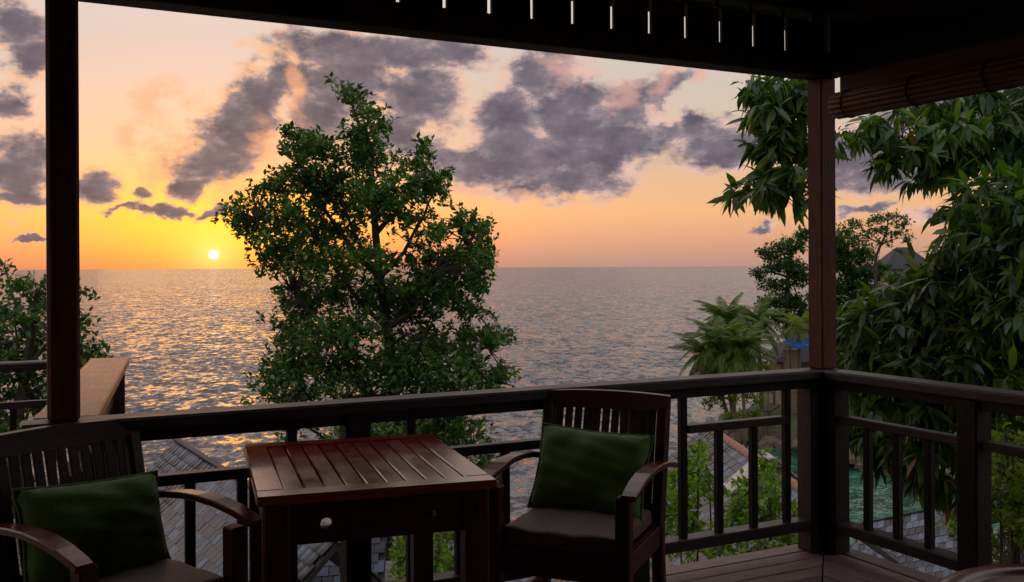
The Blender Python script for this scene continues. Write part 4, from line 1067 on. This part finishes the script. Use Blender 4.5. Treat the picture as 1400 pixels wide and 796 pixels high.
bush('shrub', 'dark green plant low behind the second right railing post', [(1330,690,24,22,6.6),(1310,720,20,20,6.6),(1345,640,18,24,6.6)], 300, .072, M_fern, dr=.3)

# --- far trees on the headland
def far_tree(label, blobs, dens, leaf, trunk, mat=M_far, per=(6,9), dr=None, tk=1.0):
    t = empty('shore_tree', (0,0,0), label=label, cat='tree', group='trees on the headland')
    C, A = clusters_in(blobs, dr, dens, .5)
    foliage('crown', t, C, A, LEAF_S, mat, per, leaf, .3, 1.8, .7, .1, .9)
    d = blobs[0][4]; base = P(trunk[0][0], trunk[0][1], d); base.z = ground(base.dot(RIGHT), d)-.4
    _, pts = limb('trunk', t, [base]+[P(x,y,d) for x,y in trunk[1:]], .30*tk*d/70, .09*tk*d/70); anch = list(pts)
    for b in blobs[::1]:
        tip = P(b[0], b[1], b[4]); k = min(range(len(pts)), key=lambda i: (pts[i]-tip).length + (0 if pts[i].z < tip.z else 3))
        _, pp = limb('branch', t, [pts[k], pts[k].lerp(tip, .55)+Vector((0,0,.15)), tip], .10*tk*d/70, .03*tk*d/70, seg=5); anch += pp
    twigs(t, C, anch, .3, .02*d/70)
far_tree('broad dark tree over the palms, left of the corner post', [(1080,335,28,14,70),(1050,345,20,13,70),(1100,318,16,10,70),(1068,360,34,14,70),(1036,372,12,9,70),(1060,388,26,12,70),(1095,375,26,20,70),(1048,412,20,10,70),(1082,410,30,16,70),(1100,430,22,16,70),(1062,432,22,10,70),(1040,430,10,7,70),(1085,450,24,14,70)], 34.0, .30, [(1080,560),(1078,470),(1076,420),(1078,370),(1085,340)])
far_tree('rounded green tree just right of the corner post', [(1150,330,26,18,74),(1178,345,24,16,74),(1160,360,34,20,74),(1135,350,24,24,74),(1185,375,28,18,74),(1150,392,34,20,74),(1205,365,14,10,74),(1130,400,30,24,74),(1190,400,34,18,74),(1160,425,40,22,74)], 32.0, .30, [(1160,520),(1160,440),(1158,390),(1160,350)])
far_tree('tall thin feathery tree with an open umbrella crown against the sky', [(1195,300,16,7,66),(1215,294,20,7,66),(1235,305,14,8,66),(1205,312,18,6,66),(1225,318,20,6,66),(1243,326,8,5,66),(1185,318,12,6,66),(1168,305,14,9,66),(1155,315,14,10,66),(1175,326,14,6,66),(1238,296,8,5,66),(1210,330,14,5,66)], 42.0, .21, [(1196,420),(1197,370),(1200,345),(1212,318),(1214,302)], dr=1.4, tk=.5)
far_tree('pale green tree in front of the dark far house', [(1232,380,18,8,60),(1215,378,12,7,60),(1255,384,18,10,60),(1270,368,16,12,60),(1285,350,18,14,60)], 26.0, .28, [(1250,450),(1250,410),(1248,388)], mat=M_palm)
far_tree('dense green trees low on the headland behind the mango', [(1300,390,60,30,64),(1240,420,50,24,62),(1180,455,40,24,60),(1330,440,60,40,60),(1260,470,60,30,58),(1370,400,50,50,64)], 8.0, .42, [(1260,560),(1262,480),(1265,420)])

# --- palms
def frond_mesh(L, droop, n=22, wid=.55, seed=0, mat=M_palm, lw=.055):
    r = random.Random(seed); pts = []
    for i in range(n+1):
        u = i/n; pts.append(Vector((L*(u - .12*droop*u*u), 0, L*(.30*u - droop*u*u))))
    V, Fs = tube_geo(pts[::3] + ([pts[-1]] if n % 3 else []), [.022*L/2.6*(1-.85*i/(n//3+1)) for i in range(len(pts[::3]) + (1 if n % 3 else 0))], 4)
    Fs = [f for f in Fs]
    for i in range(2, n+1):
        u = i/n; p = pts[i]; d = (pts[i]-pts[i-1]).normalized(); ln = L*wid*.5*(math.sin(math.pi*min(1, .12+u*.88))**.6)*(1.0-.25*u)+.03*L
        for s in (-1, 1):
            a = Vector((d.x*.75, s*.95, d.z*.75-.42-.25*r.random())).normalized(); w = d*(lw*L/2.6)
            m = p + a*ln*.55; e = p + a*ln + Vector((0,0,-.16*ln)); k = len(V)
            V += [p-w*.6, p+w*.6, m+w*.7, m-w*.7, e]; Fs += [(k,k+1,k+2,k+3) if s < 0 else (k+3,k+2,k+1,k), (k+3,k+2,k+4) if s < 0 else (k+4,k+2,k+3)]
    return mesh_from(V, Fs, 'frond', mat)
def palm(label, px, py, d, L, nf, lean=(0,0), mat=M_palm, group='palms on the headland', frs=None, tr=.14):
    c = P(px, py, d); X, Y = c.dot(RIGHT), c.dot(FWD); g = ground(X, Y)
    b = Vector((c.x, c.y, g-.3)) + RIGHT*lean[0] + FWD*lean[1]
    t = empty('palm_tree', (0,0,0), label=label, cat='palm', group=group)
    limb('trunk', t, [b, b.lerp(c, .45)+RIGHT*lean[0]*.25, c-Vector((0,0,.1))], tr, tr*.6, M_pbark)
    for i in range(nf):
        lv = i/nf; az = i*2.39996 + random.uniform(-.2,.2); me = frs[i % len(frs)]
        pitch = math.radians(66 - 128*lv + random.uniform(-8,8))
        M = Matrix.Translation(c) @ Matrix.Rotation(az, 4, 'Z') @ Matrix.Rotation(-pitch, 4, 'Y') @ Matrix.Rotation(random.uniform(-.4,.4), 4, 'X') @ Matrix.Scale(random.uniform(.85,1.1), 4)
        link('frond', me, None, t, M)
FR = [frond_mesh(2.4, dr_, 20, .60, i, lw=.075) for i, dr_ in enumerate((.50,.70,.88))]
palm('large coconut palm in the centre of the group above the front railing', 1012, 478, 57, 2.7, 36, (.3,0), frs=FR)
palm('dark coconut palm at the left of the group, over the water', 968, 486, 59, 2.5, 30, (1.6,0), frs=FR)
palm('tall coconut palm at the back of the group, dark crown against the sea', 992, 438, 62, 2.5, 30, (.6,0), frs=FR)
palm('coconut palm behind the group, nearest the broad dark tree', 1036, 440, 63, 2.4, 20, (.2,0), frs=FR)
palm('coconut palm low in the group with drooping fronds', 985, 470, 58, 2.6, 30, (.9,0), frs=FR)
FRY = [frond_mesh(1.6, dr_, 20, .6, 10+i, M_ypalm) for i, dr_ in enumerate((.4,.6))]
palm('small yellow-green palm beside the corner post', 1092, 447, 61, 1.6, 18, frs=FRY, tr=.1)
FRA = [frond_mesh(.9, dr_, 26, .55, 20+i, M_fern, .045) for i, dr_ in enumerate((.45,.65,.8))]
palm('feathery young palm at the right edge behind the mango leaves', 1392, 545, 6.9, .9, 18, frs=FRA, group='feathery palms by the side railing', tr=.03)
palm('feathery young palm low at the right edge under the side railing cap', 1412, 610, 6.4, .9, 18, frs=FRA, group='feathery palms by the side railing', tr=.03)
bush('shrub', 'bright yellow-green shrub under the palms on the lawn', [(1045,500,12,9,57),(1052,508,10,8,57),(1036,508,9,7,57)], 22, .26, M_ypalm, stems=3)
bush('shrub', 'green shrub on the lawn behind the sun lounger', [(1020,535,16,12,58),(1035,545,14,9,58),(1005,545,10,9,58),(1050,530,12,8,58)], 20, .24, M_bush, stems=3)
bush('shrub', 'dense green shrub around the palm trunks at the water', [(985,540,16,14,58),(968,548,12,10,58),(1000,522,18,12,58.5),(1022,515,16,10,58.5)], 22, .24, M_palm, stems=3)
bush('grass_clump', 'tall grass clump at the lawn edge by the water', [(1005,568,16,6,57),(1030,566,14,6,57),(990,570,8,5,57)], 22, .30, M_bush, per=(8,12), stems=2, cat='grass', t1=.8)

# --- leafy ground cover on the slope under the veranda
def ground_cover():
    n = 7000; X = rng.uniform(-13, 16, n); Y = rng.uniform(4.6, 24, n)
    C = np.array([tuple(CW(x, y, ground(x, y)+.08+.22*rng.random())) for x, y in zip(X, Y)])
    loc, R, s = rosettes(C, np.zeros_like(C)+np.array((0,0,1.0)), (5,8), .15, .4, 1.5, .8, .1, .6)
    o = link('ground_cover', tris_mesh(*leaves_geo(LEAF_S, loc, R, s), 'ground_cover', M_bush)); tag(o, 'low leafy ground cover on the slope below the veranda', 'plants', kind='stuff')
ground_cover()
